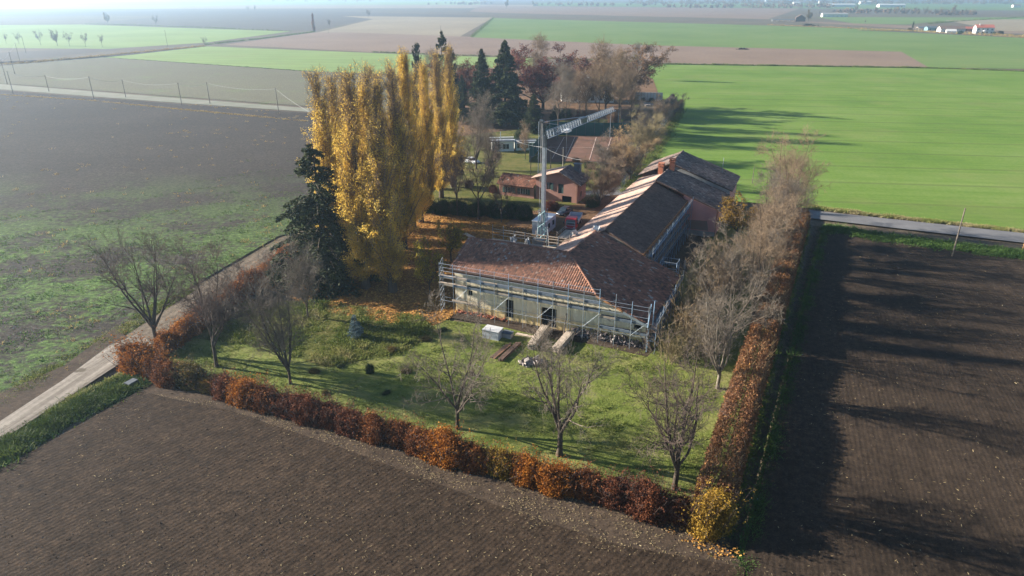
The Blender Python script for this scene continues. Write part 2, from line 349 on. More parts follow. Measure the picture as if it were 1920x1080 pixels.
M['crane_teal'] = plain('crane_teal', (.22, .38, .42), (.14, .27, .31), 2, .5, 0, .2, .4)
M['deck'] = plain('deck', (.17, .20, .24), (.11, .135, .165), 1.5, .95, 0, 0, .03)
M['rust'] = plain('rust', (.26, .14, .08), (.15, .08, .05), 3, .8)
M['wire'] = plain('wire', (.32, .32, .32), (.22, .22, .22), 1, .5)
M['red_paint'] = plain('red_paint', (.50, .035, .05), (.40, .03, .04), 1, .35, 0, 0, .5)
M['dark_paint'] = plain('dark_paint', (.03, .04, .06), (.02, .028, .042), 1, .25, 0, 0, .6)
M['white_paint'] = plain('white_paint', (.74, .75, .76), (.62, .63, .65), 1, .45, 0, 0, .4)
M['light_paint'] = plain('light_paint', (.60, .66, .72), (.48, .54, .60), 1, .5, 0, 0, .4)
M['tyre'] = plain('tyre', (.025, .025, .025), (.015, .015, .015), 4, .9)
M['glass'] = plain('glass', (.03, .04, .05), (.02, .028, .035), 1, .06, 0, 0, .8)
M['shutter'] = plain('shutter', (.07, .12, .11), (.045, .08, .075), 2, .7)
M['net_green'] = plain('net_green', (.020, .085, .075), (.014, .06, .055), .4, .85)
M['stone'] = plain('stone', (.34, .31, .29), (.18, .16, .155), 2, .9, .03)
M['rubble'] = tinted('rubble', [(0, (.08, .068, .07)), (.6, (.18, .15, .15)), (1, (.40, .35, .31))], .9)
M['brick'] = plain('brick', (.45, .18, .10), (.30, .11, .065), 5, .9, .01)
M['white_sheet'] = plain('white_sheet', (.60, .59, .57), (.46, .46, .46), 1.5, .6, .02)
M['grey_block'] = plain('grey_block', (.46, .48, .49), (.33, .35, .37), 2, .8)
M['roof_red'] = plain('roof_red', (.42, .13, .09), (.30, .09, .065), .6, .85)
M['roof_brown'] = plain('roof_brown', (.22, .14, .11), (.15, .10, .08), .6, .85)
M['roof_slate'] = plain('roof_slate', (.13, .15, .17), (.09, .10, .12), .6, .7)

# ------------------------------------------------------------------ haze
def haze_box():
    V, F = box((400, 3300, -3.0), (11600, 8600, 49.0), (1, 0, 0), (0, 1, 0))
    m = bpy.data.materials.new('haze'); m.use_nodes = True; nt = m.node_tree; nt.nodes.clear()
    pv = nd(nt, 'VolumePrincipled'); pv.inputs['Color'].default_value = (.52, .74, 1.0, 1)
    pv.inputs['Density'].default_value = .00027; pv.inputs['Anisotropy'].default_value = .60
    o = nd(nt, 'OutputMaterial'); nt.links.new(pv.outputs[0], o.inputs['Volume'])
    m.cycles.homogeneous_volume = True if hasattr(m.cycles, 'homogeneous_volume') else None
    setp(obj('haze', [(V, F)], m), kind='stuff')

# ------------------------------------------------------------------ ground
def edge_v(u): return 41.7 + (u + 30.5) * (4.0 / 83.4)       # edge of the right field beside the ditch
def ground():
    xs = np.concatenate([[-5300, -3000, -1500, -700, -300, -160], np.arange(-90, 100.1, 1.0), [180, 300, 700, 1500, 3000, 6100]])
    ys = np.concatenate([[-900, -300, -60], np.arange(10, 150.1, 1.0), [200, 300, 500, 900, 1600, 3000, 5000, 7500]])
    X, Y = np.meshgrid(xs, ys); Pp = np.stack([X.ravel(), Y.ravel(), 0 * X.ravel()], 1)
    u, v = to_uv(Pp); ev = edge_v(u) - 1.0
    d = np.clip(1 - np.abs(v - ev) / 1.3, 0, 1); d = d * d * (3 - 2 * d)
    Pp[:, 2] = -0.02 - 1.1 * d * ((u > -34) & (u < 62))
    nx, ny = len(xs), len(ys); i = np.arange(ny - 1)[:, None]; j = np.arange(nx - 1)[None, :]
    F = np.stack([i * nx + j, i * nx + j + 1, (i + 1) * nx + j + 1, (i + 1) * nx + j], -1).reshape(-1, 4)
    setp(obj('ground', [(Pp, F)], M['earth'], smooth=True), kind='structure')
LAYER = [0.0]
def sheet(name, pts, mat, z=None, px=True):
    """a flat region of ground; pts are pixels of the photograph (or uv of the farm when px is False)"""
    LAYER[0] += .006
    zz = z if z is not None else .02 + LAYER[0]
    P3 = [at(*p) if px else W(*p) for p in pts]
    o = ngon(name, [[(p[0], p[1], zz) for p in P3]], M[mat]); me = o.data
    if me.polygons[0].normal.z < 0: me.flip_normals()
    return setp(o, kind='structure')
POLY = {}
def fields():
    S = sheet
    # far strips, horizon inwards
    S('field', [(-400, 2), (900, 1), (900, 9), (-400, 9)], 'pale_crop'); S('field', [(-400, 9), (1000, 9), (1000, 15), (-400, 18)], 'tan')
    S('field', [(1000, 5), (2400, 6), (2400, 24), (1000, 11)], 'wheat_far')
    S('field', [(900, 11), (1500, 16), (1440, 36), (1000, 26), (880, 22)], 'stubble')
    S('field', [(-400, 24), (560, 20), (860, 28), (920, 32), (700, 33), (160, 29), (-400, 34)], 'grey_field')
    S('field', [(160, 45), (300, 31), (640, 32), (700, 34), (590, 58), (400, 54)], 'grey_field')
    S('field', [(640, 30), (930, 33), (925, 33), (860, 70), (590, 62), (700, 36)], 'tan')
    S('field', [(-400, 50), (150, 46), (545, 59), (385, 80), (200, 92), (-400, 86)], 'pale_crop')
    S('field', [(420, 84), (590, 61), (660, 61), (880, 69), (1215, 84), (1690, 97), (1742, 126), (1215, 119), (700, 98)], 'stubble')
    S('field', [(670, 60), (760, 34), (922, 33), (862, 68)], 'tan')
    S('field', [(-400, 118), (-100, 104), (160, 91), (230, 93), (100, 106), (-400, 138)], 'grey_field')
    S('field', [(925, 34), (1440, 48), (1660, 56), (2400, 78), (2400, 136), (1742, 127), (1690, 97), (1215, 85), (884, 70)], 'wheat_far')
    S('field', [(1440, 38), (1640, 50), (1930, 66), (2400, 80), (2400, 72), (1700, 48), (1520, 40)], 'stubble')
    S('field', [(1610, 57), (1680, 58), (2400, 74), (2400, 82), (1930, 72)], 'grey_field')
    S('field', [(1530, 32), (2400, 34), (2400, 54), (1760, 40), (1700, 46), (1600, 44)], 'wheat_far')
    S('field', [(1770, 38), (2400, 30), (2400, 66), (1880, 58)], 'tan')
    S('field', [(185, 107), (385, 87), (705, 100), (1000, 110), (1000, 150), (590, 134)], 'pale_crop')
    S('field', [(-300, 134), (60, 117), (185, 107), (600, 135), (1000, 155), (1000, 240), (580, 200), (-300, 134)], 'olive_field')
    S('dirt_track', [(-400, 140), (0, 158), (300, 182), (600, 205), (800, 224), (800, 233), (600, 212), (300, 191), (0, 168), (-400, 150)], 'pale_track')
    S('ditch_bank', [(-400, 130), (0, 123), (240, 99), (385, 84), (388, 87), (240, 104), (60, 118), (-400, 137)], 'margin')
    # near fields
    POLY['left'] = [at(*p) for p in [(-400, 160), (0, 169), (300, 192), (600, 214), (640, 300), (600, 420), (520, 445), (330, 555), (200, 660), (60, 740), (-200, 860), (-700, 1000)]]
    S('ploughed_field', [(-400, 153), (0, 170), (300, 193), (600, 214), (700, 240), (640, 300), (600, 420), (520, 445), (330, 555), (200, 660), (60, 740), (-200, 860), (-700, 1000)], 'plough_left')
    S('green_field', [(1216, 121), (1742, 129), (2600, 150), (2600, 520), (1920, 434), (1530, 393), (1180, 360), (1276, 206), (1205, 190)], 'wheat')
    POLY['right'] = [W(-36, edge_v(-36)), W(61, edge_v(61)), W(61.0, 130), W(-75, 130), W(-75, 42)]
    S('ploughed_field', [(-75, 40), (-36, edge_v(-36)), (61, edge_v(61)), (60.5, 150), (-75, 150)], 'plough_right', px=False)
    POLY['near'] = [at(270, 742), at(700, 850), at(1000, 955), at(1340, 1058), W(-75, 40), W(-75, -60), at(-300, 1030), at(0, 888)]
    LAYER[0] += .006
    S('field_margin', [(245, 722), (330, 722), (430, 740), (700, 800), (1000, 905), (1330, 1000), (1400, 1068), (1100, 1090), (900, 1000), (640, 910), (420, 820), (300, 780)], 'margin')
    near = [(262, 736), (330, 752), (430, 772), (650, 846), (900, 940), (1150, 1024), (1398, 1068)]
    P3 = [at(*p) for p in near] + [W(-75, 39.5), W(-75, -60), at(-300, 1040), at(0, 884)]
    o = ngon('ploughed_field', [[(p[0], p[1], .065 + LAYER[0]) for p in P3]], M['plough_near'])
    if o.data.polygons[0].normal.z < 0: o.data.flip_normals()
    setp(o, kind='structure')
    POLY['near'] = P3
    # garden, yard
    S('lawn', [(-27.5, -29), (-27, 39), (64, 42), (64, 28), (2, 26), (-3, -2), (-5, -16), (-10, -31)], 'lawn', px=False)
    POLY['lawn'] = [W(*p) for p in [(-26, -26), (-26, 37), (2, 36), (2, 27), (-1, 26), (-2.5, -2), (-4, -16), (-8, -29)]]
    S('lawn', [(-11, -30), (-4, -19), (-3, -3), (-6, 2), (-13, 0), (-19, -6), (-18, -16), (-20, -27)], 'rough_grass', px=False)
    POLY['rough'] = [W(*p) for p in [(-11, -30), (-4, -19), (-3, -3), (-6, 2), (-13, 0), (-19, -6), (-18, -16), (-20, -27)]]
    S('leaf_litter', [(-3.5, -30), (-5.2, -22), (-6.4, -14), (-5.6, -6), (-4.6, 0), (-1.5, 1), (13, 1.5), (13.2, 11), (46, 11), (41, -44), (12, -34)], 'litter', px=False)
    POLY['litter'] = [W(*p) for p in [(-4.5, -26), (-6.8, -16), (-6.2, -6), (-4.8, 0), (-1.8, 1), (13, 1), (13.5, 10), (38, 8), (38, -40), (12, -34)]]
    S('trodden_earth', [(-1.6, 1), (-1.3, 9), (-1.9, 15), (-1.2, 21), (-1.6, 27.5), (1, 28), (1, 1)], 'margin', px=False)
    S('garden', [(41, -48), (46, 11), (46, -2), (74, 12), (84, 12), (150, -18), (230, -25), (230, -70), (120, -75)], 'rough_grass', px=False)
    S('courtyard', [(31, -4), (31, 10.5), (64, 10.5), (72, 4), (56, -1), (46, -9), (38, -9)], 'yard', px=False)
    S('woodland_floor', [(820, 262), (1000, 240), (1060, 226), (1180, 224), (1190, 196), (1240, 192), (1225, 150), (1180, 120), (860, 130), (760, 200)], 'yard')
    S('tennis_court', [(1008, 305), (1030, 256), (1182, 258), (1160, 305)], 'clay', z=.27)
    for p, q in (((1035, 300), (1058, 259)), ((1105, 302), (1118, 259)), ((1060, 300), (1078, 259)), ((1027, 278), (1160, 280)), ((1132, 303), (1146, 260))):
        A, B = at(*p), at(*q); d = (B - A) / np.linalg.norm(B - A); s = np.array([-d[1], d[0], 0]) * .09
        LAYER[0] += .006
        o = ngon('court_line', [[A - s + ZZ * (.14 + LAYER[0]), A + s + ZZ * (.14 + LAYER[0]), B + s + ZZ * (.14 + LAYER[0]), B - s + ZZ * (.14 + LAYER[0])]], M['court_line'])
        if o.data.polygons[0].normal.z < 0: o.data.flip_normals()
        setp(o, kind='structure')
    S('stream_bank', [(1130, 372), (1180, 362), (1278, 208), (1262, 176), (1238, 196), (1205, 260), (1150, 330)], 'margin')
    S('stream', [(1160, 352), (1171, 352), (1200, 305), (1236, 258), (1262, 206), (1254, 206), (1226, 256), (1188, 303)], 'water')
    # roads
    S('dirt_track', [(235, 650), (275, 660), (330, 610), (420, 560), (540, 475), (570, 450), (540, 445), (440, 500), (340, 565), (225, 640)], 'dirt_track')
    S('road_verge', [(-200, 830), (0, 742), (120, 690), (215, 620), (250, 640), (130, 735), (0, 818), (-250, 980)], 'margin')
    S('gravel_road', [(-300, 960), (0, 795), (120, 716), (205, 652), (262, 628), (285, 648), (255, 666), (130, 748), (0, 832), (-300, 1010)], 'gravel')
    S('road', [(1480, 392), (1530, 398), (1920, 440), (2600, 520), (2600, 556), (1920, 458), (1530, 413), (1470, 405)], 'asphalt')
    S('road', [(1290, 368), (1160, 352), (1090, 362), (1100, 372), (1180, 366), (1290, 380)], 'asphalt')
haze_box(); ground(); fields()

# ------------------------------------------------------------------ vegetation generators
def lerp_paths(Pp, R, t):
    k = Pp.shape[1]; x = np.clip(t, 0, .9999) * (k - 1); i = x.astype(int); f = (x - i)
    n = np.arange(len(Pp))[:, None]
    p = Pp[n, i] * (1 - f[..., None]) + Pp[n, i + 1] * f[..., None]; tg = Pp[n, i + 1] - Pp[n, i]
    r = R[n, i] * (1 - f) + R[n, i + 1] * f
    return p.reshape(-1, 3), (tg / (np.linalg.norm(tg, axis=-1, keepdims=True) + 1e-9)).reshape(-1, 3), r.reshape(-1)
def spawn(Pp, R, nc, t0, t1, ang, length, k, rng, trop=.1, wob=.12, r0=.6, r1=.25, lt=.5, rmin=.006, rcap=9.):
    t = rng.uniform(t0, t1, (len(Pp), nc)); p, tg, r = lerp_paths(Pp, R, t); n = len(p)
    q = rng.normal(size=(n, 3)); q -= (q * tg).sum(1, keepdims=True) * tg; q /= np.linalg.norm(q, axis=1, keepdims=True) + 1e-9
    A = np.radians(rng.uniform(ang[0], ang[1], n))[:, None]; d = np.cos(A) * tg + np.sin(A) * q
    L = length * (1 - lt * t.reshape(-1)) * rng.uniform(.6, 1.25, n)
    path = [p]
    for j in range(k - 1):
        d = d + rng.normal(size=(n, 3)) * wob; d[:, 2] += trop; d /= np.linalg.norm(d, axis=1, keepdims=True)
        path.append(path[-1] + d * (L / (k - 1))[:, None])
    Pn = np.stack(path, 1); rr = np.clip(r * r0, rmin, rcap)
    Rn = np.maximum(rr[:, None] * np.linspace(1, r1, k)[None], rmin * .6)
    return Pn, Rn
def trunk_path(h, r, rng, k=5, lean=.03, top=.7, flare=1.35):
    z = np.linspace(0, h, k); x = np.cumsum(rng.normal(size=k)) * lean * h / k; y = np.cumsum(rng.normal(size=k)) * lean * h / k; x[0] = y[0] = 0
    R = r * np.linspace(1, top, k); R[0] *= flare
    return np.stack([x, y, z - .05 * (z == 0)], 1)[None], R[None]
def bare_tree(seed, H, th, r, nl, ang=(16, 42), dens=(9, 6, 3, 2), twig=.013, trop=.10, leader=False):
    rng = np.random.default_rng(seed)
    T, TR = trunk_path(th if not leader else H * .9, r, rng, 5 if not leader else 8, .04, .75 if not leader else .15)
    L = H - th
    l1, r1 = spawn(T, TR, nl, .72 if not leader else .25, 1.0, ang, L * (1.0 if not leader else .55), 7, rng, trop, .10, .70, .14, .1 if not leader else .6)
    b1, q1 = spawn(l1, r1, dens[0], .18, .97, (28, 58), L * .36, 5, rng, trop * .9, .14, .62, .25, .45, .018)
    b2, q2 = spawn(b1, q1, dens[1], .15, 1.0, (25, 60), L * .17, 4, rng, trop * .8, .16, .6, .35, .4, twig * 1.25, .03)
    b3, q3 = spawn(b2, q2, dens[2], .1, 1.0, (25, 60), L * .10, 3, rng, trop * .6, .18, .7, .5, .3, twig)
    b4, q4 = spawn(b3, q3, dens[3], .2, 1.0, (25, 55), L * .06, 2, rng, trop * .5, .1, .8, .6, .3, twig * .9)
    k = lambda *x: tubes(*x)
    return [k(T, TR, 8), k(l1, r1, 6)], [k(b1, q1, 4), k(b2, q2, 3), k(b3, q3, 3), k(b4, q4, 3)], (l1, b1, b2, b3)
def pts_on(paths, n, rng, t0=0.1, t1=1.0):
    i = rng.integers(0, len(paths), n); t = rng.uniform(t0, t1, n) * (paths.shape[1] - 1); j = np.minimum(t.astype(int), paths.shape[1] - 2); f = (t - j)[:, None]
    return paths[i, j] * (1 - f) + paths[i, j + 1] * f
def tint_for(C, rng, s=.9, seed=0, amt=.35, noise_=.18, base=.5):
    return np.clip(base + amt * snoise(C, s, seed) + rng.normal(size=len(C)) * noise_, 0, 1)
PROTO = {}
def proto(key, **parts):
    """parts: name -> (mesh, material); sub 'trunk' and so on"""
    PROTO[key] = parts
def make_proto(key, H, items):
    """items: list of (part name, geo, mat, tint)"""
    zs = np.concatenate([np.asarray(V)[:, 2] for _, g, _, _ in items for V, F in g]); H = float(np.quantile(zs, .9995))
    PROTO[key] = (H, [(n, mesh(key + '_' + n, g, M[m], t, smooth=(n in ('trunk', 'crown', 'branches', 'stems')))) for n, g, m, t in items], [n for n, *_ in items])
def plant(key, label, cat, name, loc, H, rz=0.0, sxy=1.0, group=None, mats=None):
    H0, parts, _ = PROTO[key]; s = H / H0
    o = thing(name, label, cat, loc, rz, group); o.scale = (s * sxy, s * sxy, s)
    for n, me in parts:
        c = link(n, me, o)
        if mats and n in mats:
            c.material_slots[0].link = 'OBJECT'; c.material_slots[0].material = M[mats[n]]
    return o

def build_protos():
    # bare trees: vase shaped with a short trunk
    for i, (H, th, r, nl, tw) in enumerate([(14, 3.2, .30, 6, 'twig'), (14, 2.6, .26, 7, 'twig_grey'), (12, 2.4, .20, 6, 'twig_grey'), (12, 3.0, .20, 5, 'twig'), (13, 3.4, .22, 7, 'twig_rosy')]):
        t, c, _ = bare_tree(40 + i, H, th, r, nl, dens=(9, 6, 3, 2) if i != 4 else (10, 7, 4, 2), ang=[(16, 42), (12, 34), (20, 50), (14, 38), (16, 44)][i])
        make_proto('bare%d' % i, H, [('trunk', t, 'bark', None), ('crown', c, tw, None)])
    t, c, _ = bare_tree(77, 14, 2.2, .22, 8, (14, 36), (10, 6, 5, 2), .012); make_proto('bushy', 14, [('trunk', t, 'bark', None), ('crown', c, 'twig_grey', None)])
    t, c, _ = bare_tree(78, 24, 6, .3, 15, (28, 60), (8, 5, 4, 2), .020, .06, True); make_proto('tall_bare', 24, [('trunk', t, 'bark', None), ('crown', c, 'twig_rosy', None)])
    t, c, _ = bare_tree(79, 10, 3.2, .16, 5, (20, 55), (8, 6, 5, 2), .014, .04); make_proto('yard_bare', 10, [('trunk', t, 'bark', None), ('crown', c, 'twig', None)])
    t, c, _ = bare_tree(80, 9, 1.2, .16, 10, (15, 50), (9, 7, 5, 2), .016, .10); make_proto('stream_bare', 9, [('trunk', t, 'bark', None), ('crown', c, 'twig_tan', None)])
    # many-stemmed thicket of long suckers
    rng = np.random.default_rng(5); n = 46; base = rng.normal(size=(n, 3)) * np.array([.55, .55, 0]); d = rng.normal(size=(n, 3)) * .22; d[:, 2] = 1
    L = rng.uniform(2.6, 5.2, n); path = [base]
    for j in range(4): d = d + rng.normal(size=(n, 3)) * .08; d /= np.linalg.norm(d, axis=1, keepdims=True); path.append(path[-1] + d * (L / 4)[:, None])
    Pn = np.stack(path, 1); Rn = np.linspace(.028, .01, 5)[None] * np.ones((n, 1))
    b1, q1 = spawn(Pn, Rn, 8, .25, 1, (12, 40), 1.2, 3, rng, .12, .1, .6, .5, .4, .010); b2, q2 = spawn(b1, q1, 3, .2, 1, (20, 50), .5, 2, rng, .1, .1, .8, .6, .3, .009)
    make_proto('thicket', 5, [('stems', [tubes(Pn, Rn, 4)], 'twig_olive', None), ('twigs', [tubes(b1, q1, 3), tubes(b2, q2, 3)], 'twig_olive', None)])
    # poplars
    for i in range(4):
        rng = np.random.default_rng(300 + i); H = 28.0
        T, TR = trunk_path(H * .96, .48, rng, 9, .02, .06, 1.25)
        l1, r1 = spawn(T, TR, 180, .05, .95, (12, 24), 8.5, 6, rng, .10, .05, .42, .15, .78, .014, .11)
        l2, r2 = spawn(T, TR, 46, .03, .20, (28, 62), 3.2, 6, rng, .08, .08, .3, .2, .3, .014, .06); l1 = np.concatenate([l1, l2]); r1 = np.concatenate([r1, r2])
        b1, q1 = spawn(l1, r1, 9, .15, 1, (15, 40), 1.7, 4, rng, .18, .10, .5, .4, .4, .012)
        b2, q2 = spawn(b1, q1, 3, .2, 1, (20, 45), .8, 2, rng, .15, .1, .7, .5, .3, .011)
        n = 100000; C = np.concatenate([pts_on(b1, n // 2, rng, .0), pts_on(b2, n - n // 2, rng, .2)]) + rng.normal(size=(n, 3)) * .17
        z = C[:, 2] / H; col = snoise(C * np.array([1, 1, .16]), 1.1, 7 + i)
        topb = [(.82, .35), (.70, .4), (.97, .2), (.80, .45)][i]
        keep = rng.uniform(size=n) < np.clip((topb[0] - z) / topb[1] + .25, .10, 1) * np.clip(.75 + .6 * col, .25, 1)
        C = C[keep]; col = col[keep]
        tint = np.clip(.50 + .36 * col + .08 * rng.normal(size=len(C)) + .10 * snoise(C, 4, 3), 0, 1)
        make_proto('poplar%d' % i, H, [('trunk', [tubes(T, TR, 8)], 'bark', None), ('branches', [tubes(l1, r1, 4), tubes(b1, q1, 3), tubes(b2, q2, 3)], 'twig_rosy', None), ('foliage', [cards(C, .135, .12, rng)], 'poplar_leaf', tint)])
    # leafy round trees
    for key, H, th, nl, nlf, leaf, ls in (('red_beech', 20, 3, 12, 26000, 'leaf_red', .36), ('brown_tree', 20, 5, 9, 14000, 'leaf_brown', .32), ('yard_leafy', 8, 2.2, 7, 4200, 'leaf_yard', .2), ('red_small', 9, 2.2, 7, 5000, 'leaf_rust', .2)):
        t, c, (l1, b1, b2, b3) = bare_tree(500 + nl, H, th, H * .02, nl, (20, 62), (9, 6, 3, 1), .02 if H > 10 else .012, .06)
        rng = np.random.default_rng(nl); C = np.concatenate([pts_on(b2, nlf // 2, rng), pts_on(b3, nlf // 2, rng)]) + rng.normal(size=(nlf // 2 * 2, 3)) * H * .012
        make_proto(key, H, [('trunk', t, 'bark', None), ('branches', c, 'twig', None), ('foliage', [cards(C, ls, ls * .8, rng)], leaf, tint_for(C, rng, 2.0, nl))])
    # conifers
    for key, H, Rm, z0, droop, nb, nlf, cs, shape in (('spruce', 20, 5.2, .04, .34, 210, 34000, .45, .66), ('cedar', 25, 6.8, .06, .10, 300, 40000, .62, .8), ('cypress', 15, 1.7, .04, -.8, 140, 9000, .45, .45), ('spiky_conifer', 15, 3.8, .15, .0, 42, 3600, .7, .9), ('young_spruce', 3, 1.15, .03, .12, 80, 6000, .16, .95)):
        rng = np.random.default_rng(int(H * 10 + Rm)); T, TR = trunk_path(H, H * .016, rng, 7, .01, .05)
        zz = z0 + (1 - z0) * rng.uniform(0, 1, nb) ** 1.15 * .985; an = rng.uniform(0, 6.283, nb); Lb = Rm * (1 - zz) ** shape * rng.uniform(.72, 1.12, nb) + .12
        dirs = np.stack([np.cos(an), np.sin(an), 0 * an], 1); pth = []
        for f in np.linspace(0, 1, 5): p = dirs * (Lb * f)[:, None]; p[:, 2] = zz * H + Lb * (.22 * f - droop * 1.6 * f * f); pth.append(p)
        Pn = np.stack(pth, 1); Rn = np.linspace(.05, .015, 5)[None] * np.ones((nb, 1)) * H / 20
        pr = np.repeat(np.arange(nb), np.maximum(1, (Lb / Lb.sum() * nlf).astype(int))); t = rng.uniform(.12, 1, len(pr)) ** .8 * 4; j = np.minimum(t.astype(int), 3); f = (t - j)[:, None]
        C = Pn[pr, j] * (1 - f) + Pn[pr, j + 1] * f; sd = np.stack([-np.sin(an), np.cos(an), 0 * an], 1)[pr]
        C = C + sd * rng.normal(size=(len(pr), 1)) * (Lb[pr] * .16 * (1.15 - t / 4))[:, None]; C[:, 2] -= np.abs(rng.normal(size=len(pr))) * cs * .55
        g = cards(C, cs, cs * .4, rng); tint = np.clip(.42 + .3 * rng.normal(size=nb)[pr] * .6 + .17 * rng.normal(size=len(pr)), 0, 1)
        make_proto(key, H, [('trunk', [tubes(T, TR, 7)], 'bark', None), ('branches', [tubes(Pn, Rn, 3)], 'bark', None), ('foliage', [g], 'needle_blue' if key == 'young_spruce' else 'needle', tint)])
    # bushes of the hedge: broad along x so that neighbours grow into each other
    for i in range(5):
        rng = np.random.default_rng(900 + i); n = 15000
        d = rng.normal(size=(n, 3)); d[:, 2] = np.abs(d[:, 2]); d /= np.linalg.norm(d, axis=1, keepdims=True)
        r = rng.uniform(.12, 1, n) ** .42 * (1 + .17 * snoise(d, .55, i) + .10 * snoise(d, .2, i + 9))
        sup = 1 / (np.abs(d) ** 2.6).sum(1, keepdims=True) ** (1 / 2.6)
        C = d * sup * r[:, None] * np.array([1.75, 1.2, 2.75]) + rng.normal(size=(n, 3)) * .07; C[:, 2] = np.abs(C[:, 2])
        m = 110; base = rng.normal(size=(m, 3)) * np.array([.5, .3, 0]); top = base * 2.2 + rng.normal(size=(m, 3)) * .3; top[:, 2] = rng.uniform(1.7, 3.15, m)
        Pn = np.stack([base, (base + top) / 2 + rng.normal(size=(m, 3)) * .1, top], 1); b1, q1 = spawn(Pn, np.array([[.028, .018, .008]] * m), 6, .35, 1, (20, 60), .7, 3, rng, .1, .15, .6, .5, .3, .008)
        sh = b1[:, -1][rng.integers(0, len(b1), 1600)] + rng.normal(size=(1600, 3)) * .08; C = np.concatenate([C, sh])
        make_proto('bush%d' % i, 3.0, [('stems', [tubes(Pn, np.array([[.028, .018, .008]] * m), 3), tubes(b1, q1, 3)], 'twig', None), ('foliage', [cards(C, .15, .11, rng)], 'leaf_rust', np.clip(.42 + .22 * snoise(C, .9, i) + .19 * rng.normal(size=len(C)), 0, 1))])
build_protos()

# ------------------------------------------------------------------ planting
RNG = random.Random(4)
ORD = ['first', 'second', 'third', 'fourth', 'fifth', 'sixth', 'seventh', 'eighth', 'ninth', 'tenth', 'eleventh', 'twelfth', 'thirteenth', 'fourteenth', 'fifteenth', 'sixteenth', 'seventeenth', 'eighteenth', 'nineteenth', 'twentieth', 'twenty-first', 'twenty-second', 'twenty-third', 'twenty-fourth']
def at_px(key, name, label, cat, px, py, top, rz=None, sxy=1.0, group=None, mats=None):
    return plant(key, label, cat, name, at(px, py), tall(px, py, top), RNG.uniform(0, 6.28) if rz is None else rz, sxy, group, mats)
HED = math.atan2(VV[1], VV[0])
def planting():
    # lone bare trees of the garden
    g = 'bare trees standing on the garden lawn'
    T = lambda key, px, py, top, label, sxy=1.0, mats=None, rz=None: at_px(key, 'bare_tree', label, 'tree', px, py, top, rz, sxy, g, mats)
    T('bare0', 298, 656, 422, 'large dark bare tree rising out of the copper hedge at the road corner', .8, None, .4)
    T('bare4', 407, 690, 455, 'bare tree behind the yellow and olive bushes of the front hedge', .95, {'crown': 'twig'})
    T('bushy', 545, 722, 470, 'dense grey bare tree on the lawn nearest the left end of the front hedge', .85)
    T('bushy', 578, 596, 436, 'bushy silver-grey bare tree in front of the dark spruce', .9)
    T('bare2', 858, 806, 562, 'pale spreading bare tree on the lawn behind the rust part of the hedge', 1.0)
    T('bare0', 1048, 856, 600, 'open bare tree with few forked limbs behind the golden hedge bushes', .9, {'crown': 'twig_grey'}, 2.4)
    T('bare1', 1265, 920, 600, 'wide bare tree beside the yellow bush at the hedge corner', 1.0, {'crown': 'twig'})
    # row along the right hedge
    g = 'bare trees in the row inside the right hedge'
    row = [(-5.5, 36.3, 12.0, 'bare1', 'pale bare tree with straight trunk, nearest the camera in the right-hand row'), (4.0, 35.6, 11.0, 'bare2', 'low spreading bare tree of the right-hand row beside the step in the hedge'),
           (9.5, 34.0, 10.0, 'bare4', 'wide twiggy bare tree opposite the scaffolded corner of the farmhouse'), (14.5, 38.0, 12.0, 'bare1', 'bare tree overhanging the copper hedge opposite the dark hip roof'),
           (20.0, 35.5, 11.0, 'bare2', 'greyish bare tree between the thicket and the copper hedge, opposite the empty lawn yard'), (26.0, 37.5, 12.5, 'bare4', 'rosy bare tree of the right-hand row opposite the long back wing'),
           (33.0, 36.5, 12.0, 'bare1', 'grey bare tree of the right-hand row in front of the pink gable wall'), (40.0, 38.5, 13.0, 'bare4', 'rosy bare tree of the right-hand row beside the end of the pink wall'),
           (48.0, 38.0, 14.0, 'bushy', 'dense bare tree of the right-hand row, second from the asphalt road'), (57.0, 39.5, 16.0, 'bushy', 'tallest bare tree of the right-hand row, beside the asphalt road')]
    for i, (u, v, H, key, lab) in enumerate(row):
        plant(key, lab, 'tree', 'bare_tree', W(u, v), H * 1.18, 1.3 * i, 1.05, g, {'crown': ('twig_rosy', 'twig_grey', 'twig_rosy')[i % 3]} if i else {'trunk': 'bark_pale'})
    g = 'sucker thickets between farmhouse and right hedge'
    th = [(-1, 30.5, 4.2, 'olive sucker thicket on the lawn corner by the tall scaffold post'), (1, 33, 4.6, 'grey-olive sucker thicket at the foot of the pale straight bare tree'), (5, 31, 5.0, 'thicket of upright stems close beside the side scaffold, near end'), (10, 31, 5.4, 'thicket of upright stems beside the middle of the side scaffold'),
          (15, 30.5, 5.2, 'thicket of upright stems beside the far end of the side scaffold'), (20, 31, 5.6, 'tan thicket edging the dark shaded lawn yard'), (25, 32, 5.4, 'tan thicket in front of the pink wall, near side'), (30, 33, 5.2, 'tan thicket below the corner of the pink wall')]
    for i, (u, v, H, lab) in enumerate(th):
        plant('thicket', lab, 'shrub', 'thicket', W(u, v), H * 1.2, 2.1 * i, 1.4, g, {'twigs': ('twig_olive', 'twig_rosy', 'twig_tan')[i % 3]})
    plant('yard_leafy', 'tan-gold leafy tree in front of the far corner of the pink house', 'tree', 'golden_tree', W(45.5, 32.0), 9.0, .5, 1.1, None, {'foliage': 'leaf_gold'})
    # hedges of single bushes
    g = 'bushes of the front hedge'
    cols = ['orange', 'orange', 'rust', 'olive', 'gold', 'dark', 'orange', 'rust', 'dark', 'dark', 'dark', 'dark', 'rust', 'rust', 'rust', 'orange', 'rust', 'gold', 'orange', 'orange', 'rust', 'dark', 'dark', 'dark']
    words = {'orange': 'orange-copper', 'rust': 'rust-red', 'olive': 'olive-brown', 'gold': 'golden yellow', 'dark': 'dark russet'}
    n = len(cols); rs = random.Random(8)
